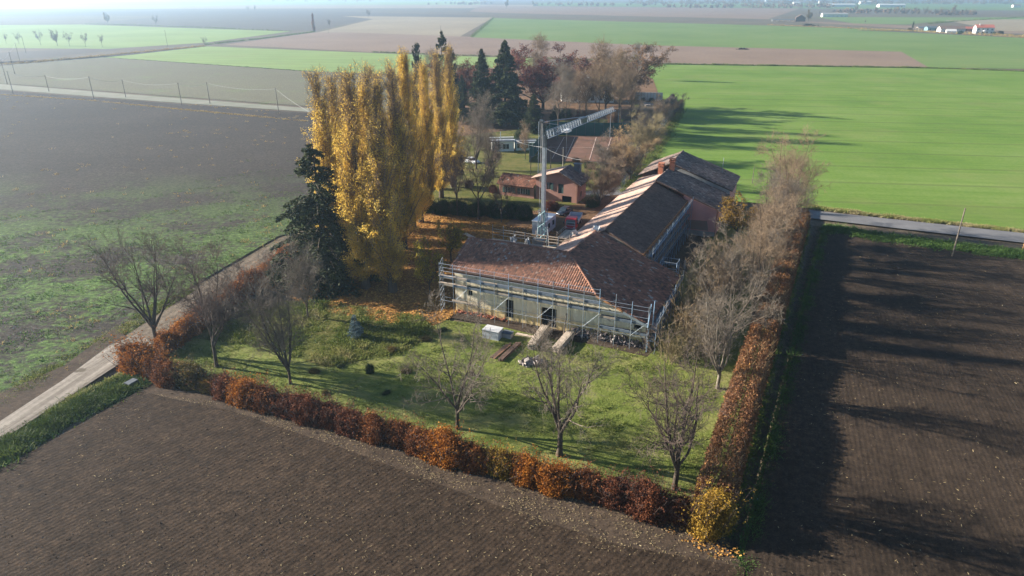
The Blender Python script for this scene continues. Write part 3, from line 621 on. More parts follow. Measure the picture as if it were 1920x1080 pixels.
    for i, c in enumerate(cols):
        f = i / (n - 1); v = -25.5 + f * 62.0; u = -28.5 + .7 * f + rs.uniform(-.3, .3) + (.8 if i < 2 else 0)
        H = {'gold': 2.7, 'olive': 3.4}.get(c, 3.2) * rs.uniform(.88, 1.12) * (1.2 if i < 2 else 1); H = 1.9 if i == 4 else H
        lab = '%s beech bush in the front hedge, %s counted from the road corner' % (words[c], ORD[i])
        plant('bush%d' % rs.randrange(5), lab, 'bush', 'hedge_bush', W(u, v), H, HED + math.pi * rs.randrange(2), 1.08 * rs.uniform(.95, 1.12), g, {'foliage': 'leaf_' + c})
    plant('bush2', 'large mustard-yellow bush at the near corner of the two hedges', 'bush', 'hedge_bush', W(-27.4, 39.0), 3.8, .7, 1.05, g, {'foliage': 'leaf_gold'})
    g = 'copper bushes of the hedge along the farm track'
    for i, (px, py) in enumerate([(318, 655), (352, 632), (385, 607), (415, 585), (445, 563), (472, 543), (498, 524), (520, 508), (540, 492)]):
        c = ('orange', 'orange', 'rust', 'orange', 'rust', 'rust', 'orange', 'rust', 'orange')[i]
        plant('bush%d' % (i * 3 % 5), '%s bush in the left hedge along the track, %s from the road corner tree' % (words[c], ORD[i]), 'bush', 'hedge_bush', at(px, py), 2.7 + .3 * (i % 3), math.atan2(UU[1], UU[0]) + .1 * i, 1.4, g, {'foliage': 'leaf_' + c})
    # clipped copper hedges on the right
    for (u0, u1, seed, lab) in ((-25.5, 5.0, 1, 'clipped copper hedge along the ditch, lower near part up to the gap'), (6.0, 60.0, 2, 'long clipped copper hedge along the ditch, upper part reaching the asphalt road')):
        rng = np.random.default_rng(seed); L = u1 - u0; n = int(L * 1500)
        h = thing('clipped_hedge', lab, 'hedge', W((u0 + u1) / 2, 39.4), 0, 'clipped hedges along the ditch')
        uu = rng.uniform(u0, u1, n); ph = rng.uniform(0, np.pi, n); rr = rng.uniform(.55, 1.06, n) ** .5
        wob = .16 * snoise(np.stack([uu, ph * 2, uu * 0], 1), 1.1, seed)
        hw = 1.65 + wob * 1.5; hh = 3.15 + wob * 1.3 + .25 * np.sin(uu * .35)
        cx = np.sign(np.cos(ph)) * np.abs(np.cos(ph)) ** .55; sz = np.abs(np.sin(ph)) ** .5
        vv = 38.7 + (uu + 25) * .035 + cx * hw * rr; z = np.abs(sz * hh * rr)
        C = O0 + uu[:, None] * UU + vv[:, None] * VV + z[:, None] * ZZ + rng.normal(size=(n, 3)) * .07
        tint = np.clip(.40 + .20 * snoise(C, 2.2, 4) + .16 * rng.normal(size=n) + .25 * np.exp(-((uu - 4.2) / 1.4) ** 2) * (z > 2.2), 0, 1)
        obj('foliage', [cards(C, .20, .15, rng)], M['hedge_rust'], h, tint)
        ns = int(L * 90); bu = rng.uniform(u0, u1, ns); bv = 38.7 + (bu + 25) * .035 + rng.uniform(-1.5, 1.5, ns); b = O0 + bu[:, None] * UU + bv[:, None] * VV; z0 = rng.uniform(1.6, 3.0, ns)
        d = rng.normal(size=(ns, 3)) * .3; d[:, 2] = 1; p0 = b + z0[:, None] * ZZ; p1 = p0 + d * rng.uniform(.4, 1.0, ns)[:, None]
        obj('shoots', [tubes(np.stack([p0, p1], 1), np.array([[.012, .006]] * ns), 3)], M['twig_tan'], h)
        st = np.arange(u0 + .3, u1, .6); P0 = O0 + st[:, None] * UU + (38.7 + (st + 25) * .035)[:, None] * VV
        obj('stems', [tubes(np.stack([P0, P0 + ZZ * 2.2], 1), np.array([[.05, .02]] * len(st)), 4)], M['bark'], h)
    # poplars
    g = 'tall yellow poplars left of the farmhouse'
    P = lambda key, px, py, top, lab, sxy=1.0: at_px(key, 'poplar_tree', lab, 'tree', px, py, top, None, sxy * 1.1, g)
    P('poplar0', 686, 542, 122, 'tall golden poplar right beside the dark spruce, left of the front pair', 1.0)
    P('poplar1', 737, 548, 140, 'tall olive-gold poplar, right of the front pair', 1.02)
    P('poplar3', 632, 505, 128, 'half-bare poplar standing behind the dark spruce', .95)
    P('poplar2', 775, 430, 90, 'bright yellow poplar with the fullest pointed top, behind the front pair', .85)
    P('poplar3', 712, 470, 118, 'thin-topped poplar behind the gap of the front pair', .9)
    P('poplar1', 748, 395, 118, 'half-bare poplar behind the bright yellow pointed one', .85)
    P('poplar2', 806, 392, 112, 'golden poplar in the middle of the rear row', .8)
    P('poplar0', 828, 372, 92, 'golden poplar near the right end of the rear row', .85)
    P('poplar3', 850, 352, 84, 'poplar with a few last leaves at the right end of the rear row', .85)
    P('poplar3', 668, 445, 140, 'rosy half-bare poplar at the back on the left of the poplar stand', .9)
    P('poplar2', 708, 520, 150, 'slim golden poplar filling the gap right behind the front pair', .9)
    P('poplar0', 655, 482, 132, 'golden poplar half hidden between the spruce and the front pair', .95)
    P('poplar1', 790, 418, 122, 'golden poplar just right of the bright pointed one', .9)
    P('poplar0', 728, 432, 128, 'golden poplar at the back between the two groups', .95)
    P('poplar1', 757, 468, 112, 'golden poplar closing the gap between front pair and bright pointed one', 1.1)
    # spruce and small evergreens
    at_px('spruce', 'spruce_tree', 'dark drooping spruce left of the yellow poplars', 'tree', 612, 528, 272, .3, 1.65)
    at_px('young_spruce', 'young_spruce', 'small blue-grey spruce on the rough lawn', 'tree', 668, 634, 590, 0, 1.0)
    plant('bush3', 'small dark green round shrub on the rough lawn', 'shrub', 'garden_shrub', at(694, 702), 1.6, 0, .6, None, {'foliage': 'leaf_green'})
    plant('bush1', 'tiny dark clipped shrub casting a shadow on the open lawn', 'shrub', 'garden_shrub', at(886, 706), 1.0, 0, .55, None, {'foliage': 'leaf_dark'})
    for i, (px, py, h) in enumerate([(590, 700, 1.1), (640, 690, .9), (735, 660, 1.2), (762, 700, 1.1), (725, 740, .9), (610, 740, .9), (800, 640, 1.2), (830, 622, 1.1)]):
        plant('bush%d' % (i % 5), ['low olive bramble clump on the rough lawn, beside the dense grey tree', 'low olive bramble clump between blue spruce and hedge', 'brown bramble clump right of the small dark shrub', 'brown bramble clump left of the pale spreading tree', 'low bramble clump close behind the dark russet hedge', 'low green bramble clump under the dense grey tree', 'brown bramble clump in front of the scaffold tower', 'tan weeds at the foot of the scaffold tower'][i], 'shrub', 'bramble', at(px, py), h * .6, i, 1.9, 'bramble clumps on the rough lawn', {'foliage': ('leaf_olive', 'leaf_green', 'leaf_olive')[i % 3]})
    # yard trees
    at_px('yard_leafy', 'garden_tree', 'half-bare yellow-leaved tree just left of the scaffold tower', 'tree', 806, 560, 440, 1.0, .62)
    at_px('yard_leafy', 'garden_tree', 'small yellow-green tree behind the left end of the front roof', 'tree', 846, 492, 408, 2.2, .95)
    g = 'small bare trees on the leaf-covered court'
    at_px('red_small', 'court_tree', 'small tree with rust-red leaves at the left end of the court', 'tree', 776, 402, 300, 0, .8, g, {'foliage': 'leaf_orange'})
    for i, (px, py, top, lab) in enumerate([(858, 406, 270, 'bare court tree left of the middle one, in front of the laurel hedge'), (897, 413, 255, 'tallest bare court tree in front of the laurel hedge'), (940, 418, 325, 'pollarded bare court tree nearest the site cabin')]):
        at_px('yard_bare', 'court_tree', lab, 'tree', px, py, top, i * 2.0, .7, g)
    g = 'laurel bushes of the dark hedge in the yard'
    for i, px in enumerate([800, 830, 862, 895, 928, 960, 985]):
        plant('bush%d' % (i % 5), 'dark green laurel bush behind the court, %s from the red-leaved tree' % ORD[i], 'bush', 'laurel_bush', at(px, 398 + i * 2.2), 3.3, i * 1.3, 1.25, g, {'foliage': 'leaf_green'})
    for i, (px, py, h, m, lab) in enumerate([(815, 355, 2.6, 'leaf_brown', 'brown bush behind the laurel hedge, left'), (880, 352, 2.2, 'leaf_brown', 'brown bush behind the laurel hedge, below the white car'), (925, 362, 2.0, 'leaf_red', 'reddish bush behind the laurel hedge'), (1035, 396, 2.6, 'leaf_red', 'red-leaved shrub at the wall of the salmon house'), (1112, 388, 3.0, 'leaf_green', 'dark bush at the right corner of the salmon house'), (968, 352, 2.0, 'leaf_rust', 'rusty shrub beside the tiled low wing'), (1105, 318, 2.4, 'leaf_green', 'green bush behind the chimney of the salmon house')]):
        plant('bush%d' % (i % 5), lab, 'bush', 'garden_bush', at(px, py), h, i, 1.1, 'bushes around the salmon house', {'foliage': m})
    # stream side
    g = 'bare trees along the stream'
    for i, (px, py, top, c, lab) in enumerate([(1124, 388, 290, 'twig_rosy', 'small rosy bare tree beside the salmon house'), (1152, 345, 248, 'twig_grey', 'grey bare tree on the stream bank nearest the tiled roofs'), (1180, 340, 236, 'twig_tan', 'orange-tan bare tree on the stream bank'), (1203, 300, 205, 'twig_olive', 'yellowish bare willow on the stream bank'), (1150, 330, 262, 'twig_grey', 'grey bare tree at the corner of the tennis court'), (1222, 262, 188, 'twig_grey', 'grey bare shrub tree halfway along the stream'), (1243, 238, 175, 'twig_rosy', 'pale rosy bare tree on the upper stream'), (1262, 222, 172, 'twig_grey', 'last pale bare tree at the head of the stream')]):
        at_px('stream_bare', 'stream_tree', lab, 'tree', px, py, top, i * 1.7, 1.0, g, {'crown': c})
    # grove in front of the villa
    g = 'trees of the villa grove'
    for i, (key, name, px, py, top, sxy, mats, lab) in enumerate([
        ('cedar', 'cedar_tree', 947, 238, 76, 1.25, None, 'tallest dark green cedar, left of the red beech'),
        ('cedar', 'cedar_tree', 905, 236, 92, .95, None, 'slimmer dark cedar between the poplars and the tallest cedar'),
        ('cypress', 'cypress_tree', 787, 222, 80, 1.0, None, 'dark narrow cypress showing above the yellow poplars'),
        ('spiky_conifer', 'conifer_tree', 833, 215, 56, .9, None, 'spiky dark conifer rising behind the poplar tops'),
        ('cedar', 'cedar_tree', 1000, 248, 176, 1.5, None, 'low broad dark evergreen in front of the red beech'),
        ('cedar', 'cedar_tree', 868, 232, 140, .9, None, 'dark evergreen tucked behind the right end of the poplars'),
        ('cypress', 'cypress_tree', 848, 215, 88, 1.2, None, 'dark evergreen behind the spiky conifer'),
        ('red_beech', 'beech_tree', 1018, 207, 86, 1.5, None, 'big round dark-red beech right of the tallest cedar'),
        ('red_beech', 'beech_tree', 870, 208, 104, 1.35, {'foliage': 'leaf_dark'}, 'purple-red tree between the poplars and the cedars'),
        ('brown_tree', 'brown_tree', 1098, 214, 96, 1.15, None, 'brown-leaved tree in front of the white villa'),
        ('brown_tree', 'brown_tree', 1162, 205, 78, 1.2, None, 'largest brown half-leaved tree right of the villa'),
        ('brown_tree', 'brown_tree', 1135, 220, 100, .9, {'foliage': 'leaf_olive'}, 'narrow olive-brown tree between the two brown trees'),
        ('tall_bare', 'bare_tree', 1000, 196, 58, .9, None, 'pale bare tree showing above the red beech'),
        ('tall_bare', 'bare_tree', 1045, 262, 110, .9, {'crown': 'twig_grey'}, 'grey bare tree in front of the red beech'),
        ('tall_bare', 'bare_tree', 1122, 250, 66, .75, None, 'tallest thin bare tree right of the villa'),
        ('tall_bare', 'bare_tree', 1163, 238, 82, .75, None, 'pair-stemmed bare tree above the tip of the crane jib'),
        ('tall_bare', 'bare_tree', 1195, 150, 76, .8, {'crown': 'twig_grey'}, 'pale bare tree at the right edge of the grove'),
        ('tall_bare', 'bare_tree', 1180, 252, 122, .8, None, 'slender dark bare tree beside the green court fence'),
        ('tall_bare', 'bare_tree', 812, 205, 85, .7, {'crown': 'twig_grey'}, 'pale bare tree behind the poplar tops'),
        ('bushy', 'bare_tree', 893, 318, 164, 1.0, None, 'broad grey bare tree standing before the two cedars'),
        ('bushy', 'bare_tree', 862, 330, 215, .8, {'crown': 'twig_rosy'}, 'rosy-grey bare tree at the right foot of the poplars'),
        ('bushy', 'bare_tree', 925, 338, 236, .8, None, 'grey bare tree on the sunny grass right of the white car'),
        ('tall_bare', 'bare_tree', 845, 345, 225, .8, {'crown': 'twig_grey'}, 'grey bare tree at the right edge of the poplar stand'),
        ('bushy', 'bare_tree', 985, 300, 222, .7, {'crown': 'twig_rosy'}, 'rosy bare tree between pavilion and crane head'),
        ('tall_bare', 'bare_tree', 1085, 248, 128, .9, None, 'brown bare tree behind the left part of the green fence'),
        ('tall_bare', 'bare_tree', 1060, 236, 120, .8, {'crown': 'twig_grey'}, 'grey bare tree left of the white villa'),
        ('cedar', 'cedar_tree', 1040, 240, 196, 1.4, None, 'squat dark evergreen behind the green fence, left end'),
        ('tall_bare', 'bare_tree', 900, 175, 92, .8, {'crown': 'twig_grey'}, 'faint bare tree far behind the cedars')]):
        at_px(key, name, lab, 'tree', px, py, top, i * .9, sxy, g, mats)
    for i, (px, py, h, m) in enumerate([(1090, 222, 3, 'leaf_dark'), (1150, 232, 4, 'leaf_brown'), (1200, 222, 3, 'leaf_rust'), (1222, 191, 1.8, 'leaf_green'), (1206, 190, 1.7, 'leaf_green'), (1242, 193, 1.6, 'leaf_green'), (1060, 222, 4, 'leaf_green'), (975, 262, 3, 'leaf_green'), (918, 268, 3, 'leaf_olive'), (1080, 305, 1.6, 'leaf_brown')]):
        plant('bush%d' % (i % 5), ['dark low bush under the brown trees', 'brown bush behind the green court fence', 'rusty bush below the white panels', 'dark green bush before the white panels, right', 'dark green bush before the white panels, left', 'dark bush at the right end of the white panels', 'dark bush left of the court fence', 'dark bush right of the white pavilion', 'olive bush left of the white pavilion', 'low brown bush beside the clay court'][i], 'bush', 'garden_bush', at(px, py), h, i, 1.2, 'bushes in the villa garden', {'foliage': m})
    # far single trees
    far = [(25, 14, 5, 'faint far tree near the left edge of the haze'), (203, 46, 21, 'hazy round tree at the edge of the far dark field'), (293, 50, 27, 'faint tree standing in the far grey field'), (12, 82, 62, 'leftmost young tree of the row in the pale field'), (36, 83, 60, 'young tree of the pale field row, second from the left'), (77, 85, 55, 'young tree of the pale field row, third from the left'), (108, 86, 54, 'fullest young tree of the pale field row'), (131, 87, 58, 'young tree right of the fullest one in the pale field row'), (161, 88, 60, 'young tree of the pale field row, second from the right'), (192, 88, 64, 'rightmost thin tree of the pale field row'), (385, 87, 68, 'small tree at the bend of the field ditch'), (619, 54, 34, 'grey tree beside the rusty poplar in the far fields'), (692, 36, 16, 'hazy tree above the far poplar tops'), (465, 22, 10, 'left of two faint trees on the far horizon'), (478, 22, 9, 'right of two faint trees on the far horizon'), (950, 16, -2, 'big pale hazy tree on the horizon'), (870, 11, 2, 'small dark tree on the horizon'), (1000, 14, 0, 'small hazy tree right of the big pale one on the horizon'), (1515, 42, 16, 'pale willow beside the brown barn'), (1535, 30, 18, 'grey tree behind the brown barn'), (1604, 22, 8, 'brown tree at the end of the white shed roof'), (1787, 28, 8, 'rust-coloured tree in the far right tree line'), (1622, 46, 36, 'tiny tree in the far right field')]
    for i, (px, py, top, lab) in enumerate(far):
        at_px('red_small' if i in (1, 6, 15, 18, 20, 21) else 'yard_bare', 'far_tree', lab, 'tree', px, py, top, i * 1.1, .6, 'single trees in the far fields', {'foliage': 'leaf_olive' if i not in (20, 21) else 'leaf_brown'} if i in (1, 6, 15, 18, 20, 21) else {'crown': 'twig_grey'})
    at_px('poplar2', 'poplar_tree', 'rust-coloured poplar alone in the far fields', 'tree', 589, 60, 24, 0, 1.2, None, {'foliage': 'leaf_rust'})
    at_px('cypress', 'conifer_tree', 'dark pointed conifer beside the far white farm', 'tree', 1711, 53, 40, 0, 1.3)
    for i in range(16):
        px = 1668 + i * 10.5 + RNG.uniform(-3, 3)
        at_px('stream_bare', 'far_tree', 'tree in the far line above the white farm, %s from the left' % ORD[i], 'tree', px, 27 + i * .2, 27 + i * .2 - RNG.uniform(10, 17), i, .8, 'trees of the far line above the white farm', {'crown': ('twig_grey', 'twig_rosy')[i % 2]})
    # far woods that read as one mass
    rng = np.random.default_rng(31); Cs = []
    def woods(x0, x1, y, hh, n):
        for k in range(n):
            px = rng.uniform(x0, x1); B = at(px, y + rng.uniform(-1.5, 1.5)); H = hh * rng.uniform(.5, 1.15); m = 34
            q = rng.normal(size=(m, 3)) * np.array([.25, .25, .26]) * H; q[:, 2] = np.abs(q[:, 2] + H * .5); Cs.append(B + q)
    woods(1180, 1900, 7, 17, 300); woods(1600, 2300, 3, 22, 220); woods(1250, 1560, 14, 13, 90); woods(800, 930, 8, 10, 30); woods(1000, 1250, 10, 11, 50); woods(460, 700, 2.5, 16, 60); woods(1560, 1720, 24, 9, 40); woods(1740, 1830, 27, 7, 24)
    C = np.concatenate(Cs); setp(obj('far_woods', [cards(C, 4.2, 3.6, rng)], M['leaf_brown'], None, tint_for(C, rng, 60, 2, .3, .2, .35)), kind='stuff')
planting()

# ------------------------------------------------------------------ ground cover
def cover():
    rng = np.random.default_rng(12)
    def tufts(name, C, h, w, nb, spread, mat, base=.5, amt=.25, seed=0, lean=.5, sc_=2.5):
        C = np.repeat(C, nb, 0); t = np.clip(base + amt * snoise(C, sc_, seed) + .12 * rng.normal(size=len(C)), 0, 1)
        C = C + rng.normal(size=C.shape) * np.array([spread, spread, 0])
        setp(obj(name, [blades(C, np.repeat(np.asarray(h) * np.ones(len(C) // nb), nb), w, rng, lean)], M[mat], None, t), kind='stuff')
    L = scatter(POLY['lawn'], 34000, rng); nz = snoise(L, 3.2, 3); L = L[nz + rng.normal(size=len(L)) * .4 > -.45]; L[:, 2] = .03
    tufts('lawn_grass', L, .20 + .16 * np.clip(snoise(L, 2.1, 9), -1, 1), .11, 3, .13, 'grass_tuft', .42, .28, 5, .6)
    R = scatter(POLY['rough'], 9000, rng); R[:, 2] = .03
    tufts('rough_grass', R, .30 + .22 * np.clip(snoise(R, 2.6, 2), -1, 1), .14, 4, .18, 'grass_tuft', .48, .40, 6, .6, 3.0)
    Wd = scatter(POLY['left'], 130000, rng); d = np.hypot(Wd[:, 0], Wd[:, 1])
    nz = .6 * snoise(Wd * np.array([.6, 1.6, 1]), 9, 21) + .55 * snoise(Wd, 2.6, 22) + np.clip((128 - Wd[:, 1]) / 55, -1.5, .42)
    Wd = Wd[(nz + rng.normal(size=len(Wd)) * .22 > .30) & (d < 250)]; Wd[:, 2] = .06
    tufts('field_weeds', Wd[:46000], .24, .16, 3, .3, 'weed_tuft', .6, .25, 4, .8)
    Y = scatter(POLY['left'], 900, rng); Y = Y[(snoise(Y, 11, 33) > .15)][:330]; Y[:, 2] = .06
    Y2 = np.array([at(px, py) for px, py in [(560, 219), (548, 222), (530, 224), (470, 207), (485, 209), (495, 214), (440, 222), (462, 229), (345, 247), (355, 250), (405, 203), (415, 201), (575, 240), (570, 262), (104, 328), (88, 320), (30, 357), (215, 205), (245, 198), (130, 600), (180, 605), (140, 612), (100, 590), (85, 440), (490, 440), (505, 430), (520, 425), (480, 415), (460, 455)]]); Y = np.concatenate([Y, np.repeat(Y2, 3, 0)])
    Y[:, :2] += rng.normal(size=(len(Y), 2)) * .5
    tufts('maize_stalks', Y, .42, .10, 7, .28, 'dry_stalk', .5, .2, 2, .7)
    def bits(name, poly, n, sx, sy, mat, fd, zz, base=.5, clump=6, seed=0, thr=-.3):
        C = scatter(poly, n, rng); d = np.hypot(C[:, 0], C[:, 1]); C = C[rng.uniform(size=len(C)) < np.clip(fd / d, 0, 1) ** 1.2]
        C = C[snoise(C, clump, seed) + rng.normal(size=len(C)) * .6 > thr]; C[:, 2] = zz + rng.uniform(.0, .04, len(C))
        setp(obj(name, [cards(C, sx, sy, rng, .85, 'rect')], M[mat], None, np.clip(base + .25 * rng.normal(size=len(C)), 0, 1)), kind='stuff')
    bits('maize_straw', POLY['near'], 12000, .17, .03, 'straw', 50, .24, .22, 4, 5, .35)
    bits('maize_straw', [W(-60, 42), W(-36, 43), W(60, 47), W(60, 110), W(-60, 100)], 12000, .19, .035, 'straw', 70, .22, .22, 4, 6, .35)
    bits('straw_litter', [at(*p) for p in [(250, 735), (430, 760), (700, 818), (1000, 918), (1330, 1010), (1400, 1064), (1100, 1030), (900, 935), (640, 846), (420, 772)]], 5000, .15, .04, 'straw', 80, .19, .05, 3, 7, -.1)
    bits('fallen_leaves', POLY['litter'], 32000, .24, .19, 'fallen_leaf', 150, .2, .5, 5, 8, -.55)
    bits('fallen_leaves', [W(-29, 34), W(-31, 40), W(-29.5, 42), W(-27, 38)], 330, .16, .12, 'fallen_leaf', 200, .2, .45, 3, 9, -.9)
    def clods(poly, n, s):
        C = scatter(poly, n, rng); C[:, 2] = .225; d = np.hypot(C[:, 0], C[:, 1]); C = C[rng.uniform(size=len(C)) < np.clip(55 / d, 0, 1) ** 1.5]; n = len(C); r = s * rng.lognormal(0, .3, n)
        V0 = np.array([[1, 0, 0], [0, 1, 0], [-1, 0, 0], [0, -1, 0], [.2, .1, .75], [.1, -.1, .7]], float); an = rng.uniform(0, 6.28, n); c, s_ = np.cos(an), np.sin(an)
        Vv = V0[None] * (1 + .3 * rng.normal(size=(n, 6, 1))); x = Vv[..., 0] * c[:, None] - Vv[..., 1] * s_[:, None]; y = Vv[..., 0] * s_[:, None] + Vv[..., 1] * c[:, None]
        Vv = np.stack([x, y, np.abs(Vv[..., 2]) * .9], -1) * r[:, None, None] + C[:, None]; F0 = np.array([[0, 1, 4, 5], [1, 2, 4, 4], [2, 3, 5, 4], [3, 0, 5, 5]])
        F0 = np.array([[0, 1, 4, 5], [1, 2, 5, 4], [2, 3, 5, 4], [3, 0, 4, 5]]); F = (F0[None] + (np.arange(n) * 6)[:, None, None]).reshape(-1, 4)
        return Vv.reshape(-1, 3), F, np.repeat(np.clip(.45 + .22 * rng.normal(size=n), 0, 1), 4)
    V, F, t = clods(POLY['near'], 7000, .045); setp(obj('clods', [(V, F)], M['clod'], None, t), kind='stuff')
    V, F, t = clods([W(-60, 42.5), W(-36, 43), W(60, 47), W(60, 110), W(-60, 100)], 6000, .05); setp(obj('clods', [(V, F)], M['clod'], None, t), kind='stuff')
    # banks: rank grass and creepers
    def strip(name, pts, wd, n, h, mat, nb=4, w=.14, base=.4, px=True, sp=.16):
        Pp = np.array([at(*p) if px else W(*p) for p in pts]); seg = np.linalg.norm(np.diff(Pp, axis=0), axis=1); k = rng.choice(len(seg), n, p=seg / seg.sum()); f = rng.uniform(size=(n, 1))
        C = Pp[k] * (1 - f) + Pp[k + 1] * f; d = (Pp[k + 1] - Pp[k]) / seg[k][:, None]; s = np.stack([-d[:, 1], d[:, 0], 0 * d[:, 0]], 1); C = C + s * rng.normal(size=(n, 1)) * wd * .5; C[:, 2] = .02
        tufts(name, C, h + h * .5 * np.clip(snoise(C, 2.5, 3), -1, 1), w, nb, sp, mat, base, .3, 8, .7)
    strip('bank_grass', [(-34, edge_v(-34) + .2), (61, edge_v(61) + .2)], .7, 6000, .22, 'weed_tuft', px=False, w=.07, base=.3)
    strip('bank_grass', [(-28, 40.3), (61, 43.2)], .6, 3000, .2, 'grass_tuft', px=False, base=.15, w=.07)
    strip('bank_grass', [(1545, 428), (1650, 447), (1780, 464), (1925, 482), (2100, 505)], 2.4, 5200, .45, 'weed_tuft', base=.35)
    strip('verge_grass', [(1500, 385), (1535, 391), (1650, 405), (1780, 419), (1925, 435), (2100, 455)], 1.0, 2600, .35, 'grass_tuft', base=.82)
    strip('bank_grass', [(-120, 925), (0, 852), (60, 815), (130, 775), (200, 742), (262, 712)], 1.9, 6500, .32, 'weed_tuft', base=.12, w=.09); strip('bank_brambles', [(-120, 925), (0, 852), (60, 815), (130, 775), (200, 742), (262, 712)], 1.7, 4200, .42, 'grass_tuft', base=.12, w=.12)
    strip('bank_grass', [(-120, 905), (0, 838), (130, 756), (258, 690)], .6, 1500, .3, 'grass_tuft', base=.6)
    strip('verge_grass', [(-50, 785), (60, 720), (150, 665), (215, 630), (300, 575), (360, 545)], 1.6, 2600, .22, 'grass_tuft', base=.55)
    strip('verge_grass', [(0, 178), (160, 188), (330, 205), (580, 228)], 1.2, 1500, .3, 'dry_stalk', base=.4)
    for pts, h, mt, n in (([(385, 87), (240, 101), (60, 118), (-100, 128)], 1.1, 'dry_stalk', 900), ([(925, 34), (905, 52), (884, 70)], 1.6, 'grass_tuft', 500), ([(1215, 120), (1480, 124), (1742, 128), (1950, 136)], .7, 'grass_tuft', 1500), ([(385, 84), (480, 74), (590, 60)], 1.2, 'grass_tuft', 600), ([(700, 98), (1000, 109), (1215, 117)], .7, 'grass_tuft', 700), ([(1610, 57), (1760, 60), (1950, 70)], 1.5, 'dry_stalk', 500), ([(1740, 45), (1800, 40), (1930, 32)], 2.0, 'grass_tuft', 500), ([(160, 45), (330, 50), (545, 59)], 1.2, 'grass_tuft', 500), ([(1278, 206), (1240, 262), (1192, 345)], .6, 'grass_tuft', 900), ([(1440, 47), (1660, 56), (1920, 71)], 1.3, 'dry_stalk', 700), ([(185, 107), (400, 122), (590, 135)], .35, 'grass_tuft', 700)):
        strip('field_edge_weeds', pts, 1.2, n, h, mt, base=.25, w=.25, sp=.4)
    strip('stream_weeds', [(1170, 365), (1245, 262), (1272, 208)], 2.0, 1500, .7, 'grass_tuft', base=.45, w=.12)
cover()

# ------------------------------------------------------------------ farmhouse
def tile_field(A, du, dv, n, poly, cw, ch, rng, hgt=.07, seg=3, jit=.012):
    """curved tiles on a plane: A origin at the ridge, du across, dv down the slope, poly in (across, down)"""
    A, du, dv, n = [np.asarray(x, float) for x in (A, du, dv, n)]
    p = np.array(poly, float); lo, hi = p.min(0), p.max(0)
    X, Y = np.meshgrid(np.arange(lo[0] + cw / 2, hi[0], cw), np.arange(lo[1] + ch / 2, hi[1], ch)); c = np.stack([X.ravel(), Y.ravel()], 1); c = c[inpoly(c, p)]; m = len(c)
    c = c + rng.normal(size=(m, 2)) * jit; w = cw * .58; l = ch * .60; lift = rng.uniform(0, .02, m)
    th = np.linspace(0, np.pi, seg + 1); off = -np.cos(th) * w * .9; up = np.sin(th) * hgt
    def row(y, s, z): return A + (c[:, None, 0:1] + off[None, :, None] * s) * du + (c[:, None, 1:2] + y) * dv + (up[None, :, None] * s + z + lift[:, None, None]) * n
    r0, r1 = row(-l, .85, .015), row(l, 1.0, .045); k = seg + 1
    V = np.concatenate([r0, r1], 1).reshape(-1, 3); b = (np.arange(m) * 2 * k)[:, None]
    F = np.stack([np.stack([b[:, 0] + i, b[:, 0] + k + i, b[:, 0] + k + i + 1, b[:, 0] + i + 1], 1) for i in range(seg)], 1).reshape(-1, 4)
    if np.dot(np.cross(V[F[0, 1]] - V[F[0, 0]], V[F[0, 3]] - V[F[0, 0]]), n) < 0: F = F[:, ::-1]
    P3 = A + c[:, 0:1] * du + c[:, 1:2] * dv
    t = np.clip(.5 + .2 * snoise(P3, 2.5, 3) + .2 * rng.normal(size=m), 0, 1)
    return (V, F), np.repeat(t, seg)
def roof_plane(parent, name, ridge_a, ridge_b, eave_b, eave_a, mat, cw, ch, rng, hgt=.07, thick=.16, extra=None, under='roof_under'):
    """slab with its tiles; corners in uvz, ridge and eave parallel"""
    Pts = [W(*q) for q in (extra or [ridge_a, ridge_b, eave_b, eave_a])]
    A = W(*ridge_a); du = W(*ridge_b) - A; du /= np.linalg.norm(du); dv = W(*eave_a) - A; dv -= (dv @ du) * du; dv /= np.linalg.norm(dv); n = np.cross(du, dv); n = -n if n[2] < 0 else n
    low = [q - n * thick for q in Pts]; k = len(Pts)
    o = ngon(name, [Pts if np.cross(Pts[1] - Pts[0], Pts[2] - Pts[0]) @ n > 0 else Pts[::-1], low] + [[Pts[i], Pts[(i + 1) % k], low[(i + 1) % k], low[i]] for i in range(k)], M[under], parent)
    pl = [((q - A) @ du, (q - A) @ dv) for q in Pts]
    g, t = tile_field(A, du, dv, n, pl, cw, ch, rng, hgt)
    c = obj('tiles', [g], M[mat], o, t, True); c['kind'] = 'stuff'
    return o
def caps(parent, p, q, mat, rng, name='ridge_tiles', w=.30):
    """row of ridge tiles"""
    p, q = np.asarray(W(*p)), np.asarray(W(*q)); L = np.linalg.norm(q - p); d = (q - p) / L; s = np.cross(d, ZZ); s /= np.linalg.norm(s); n = np.cross(s, d); m = int(L / .38)
    g, t = tile_field(p + n * .06, s, d, n, [(-w / 2, 0), (w / 2, 0), (w / 2, L), (-w / 2, L)], w, .38, rng, .10, 4); o = obj(name, [g], M[mat], parent, t); o['kind'] = 'stuff'
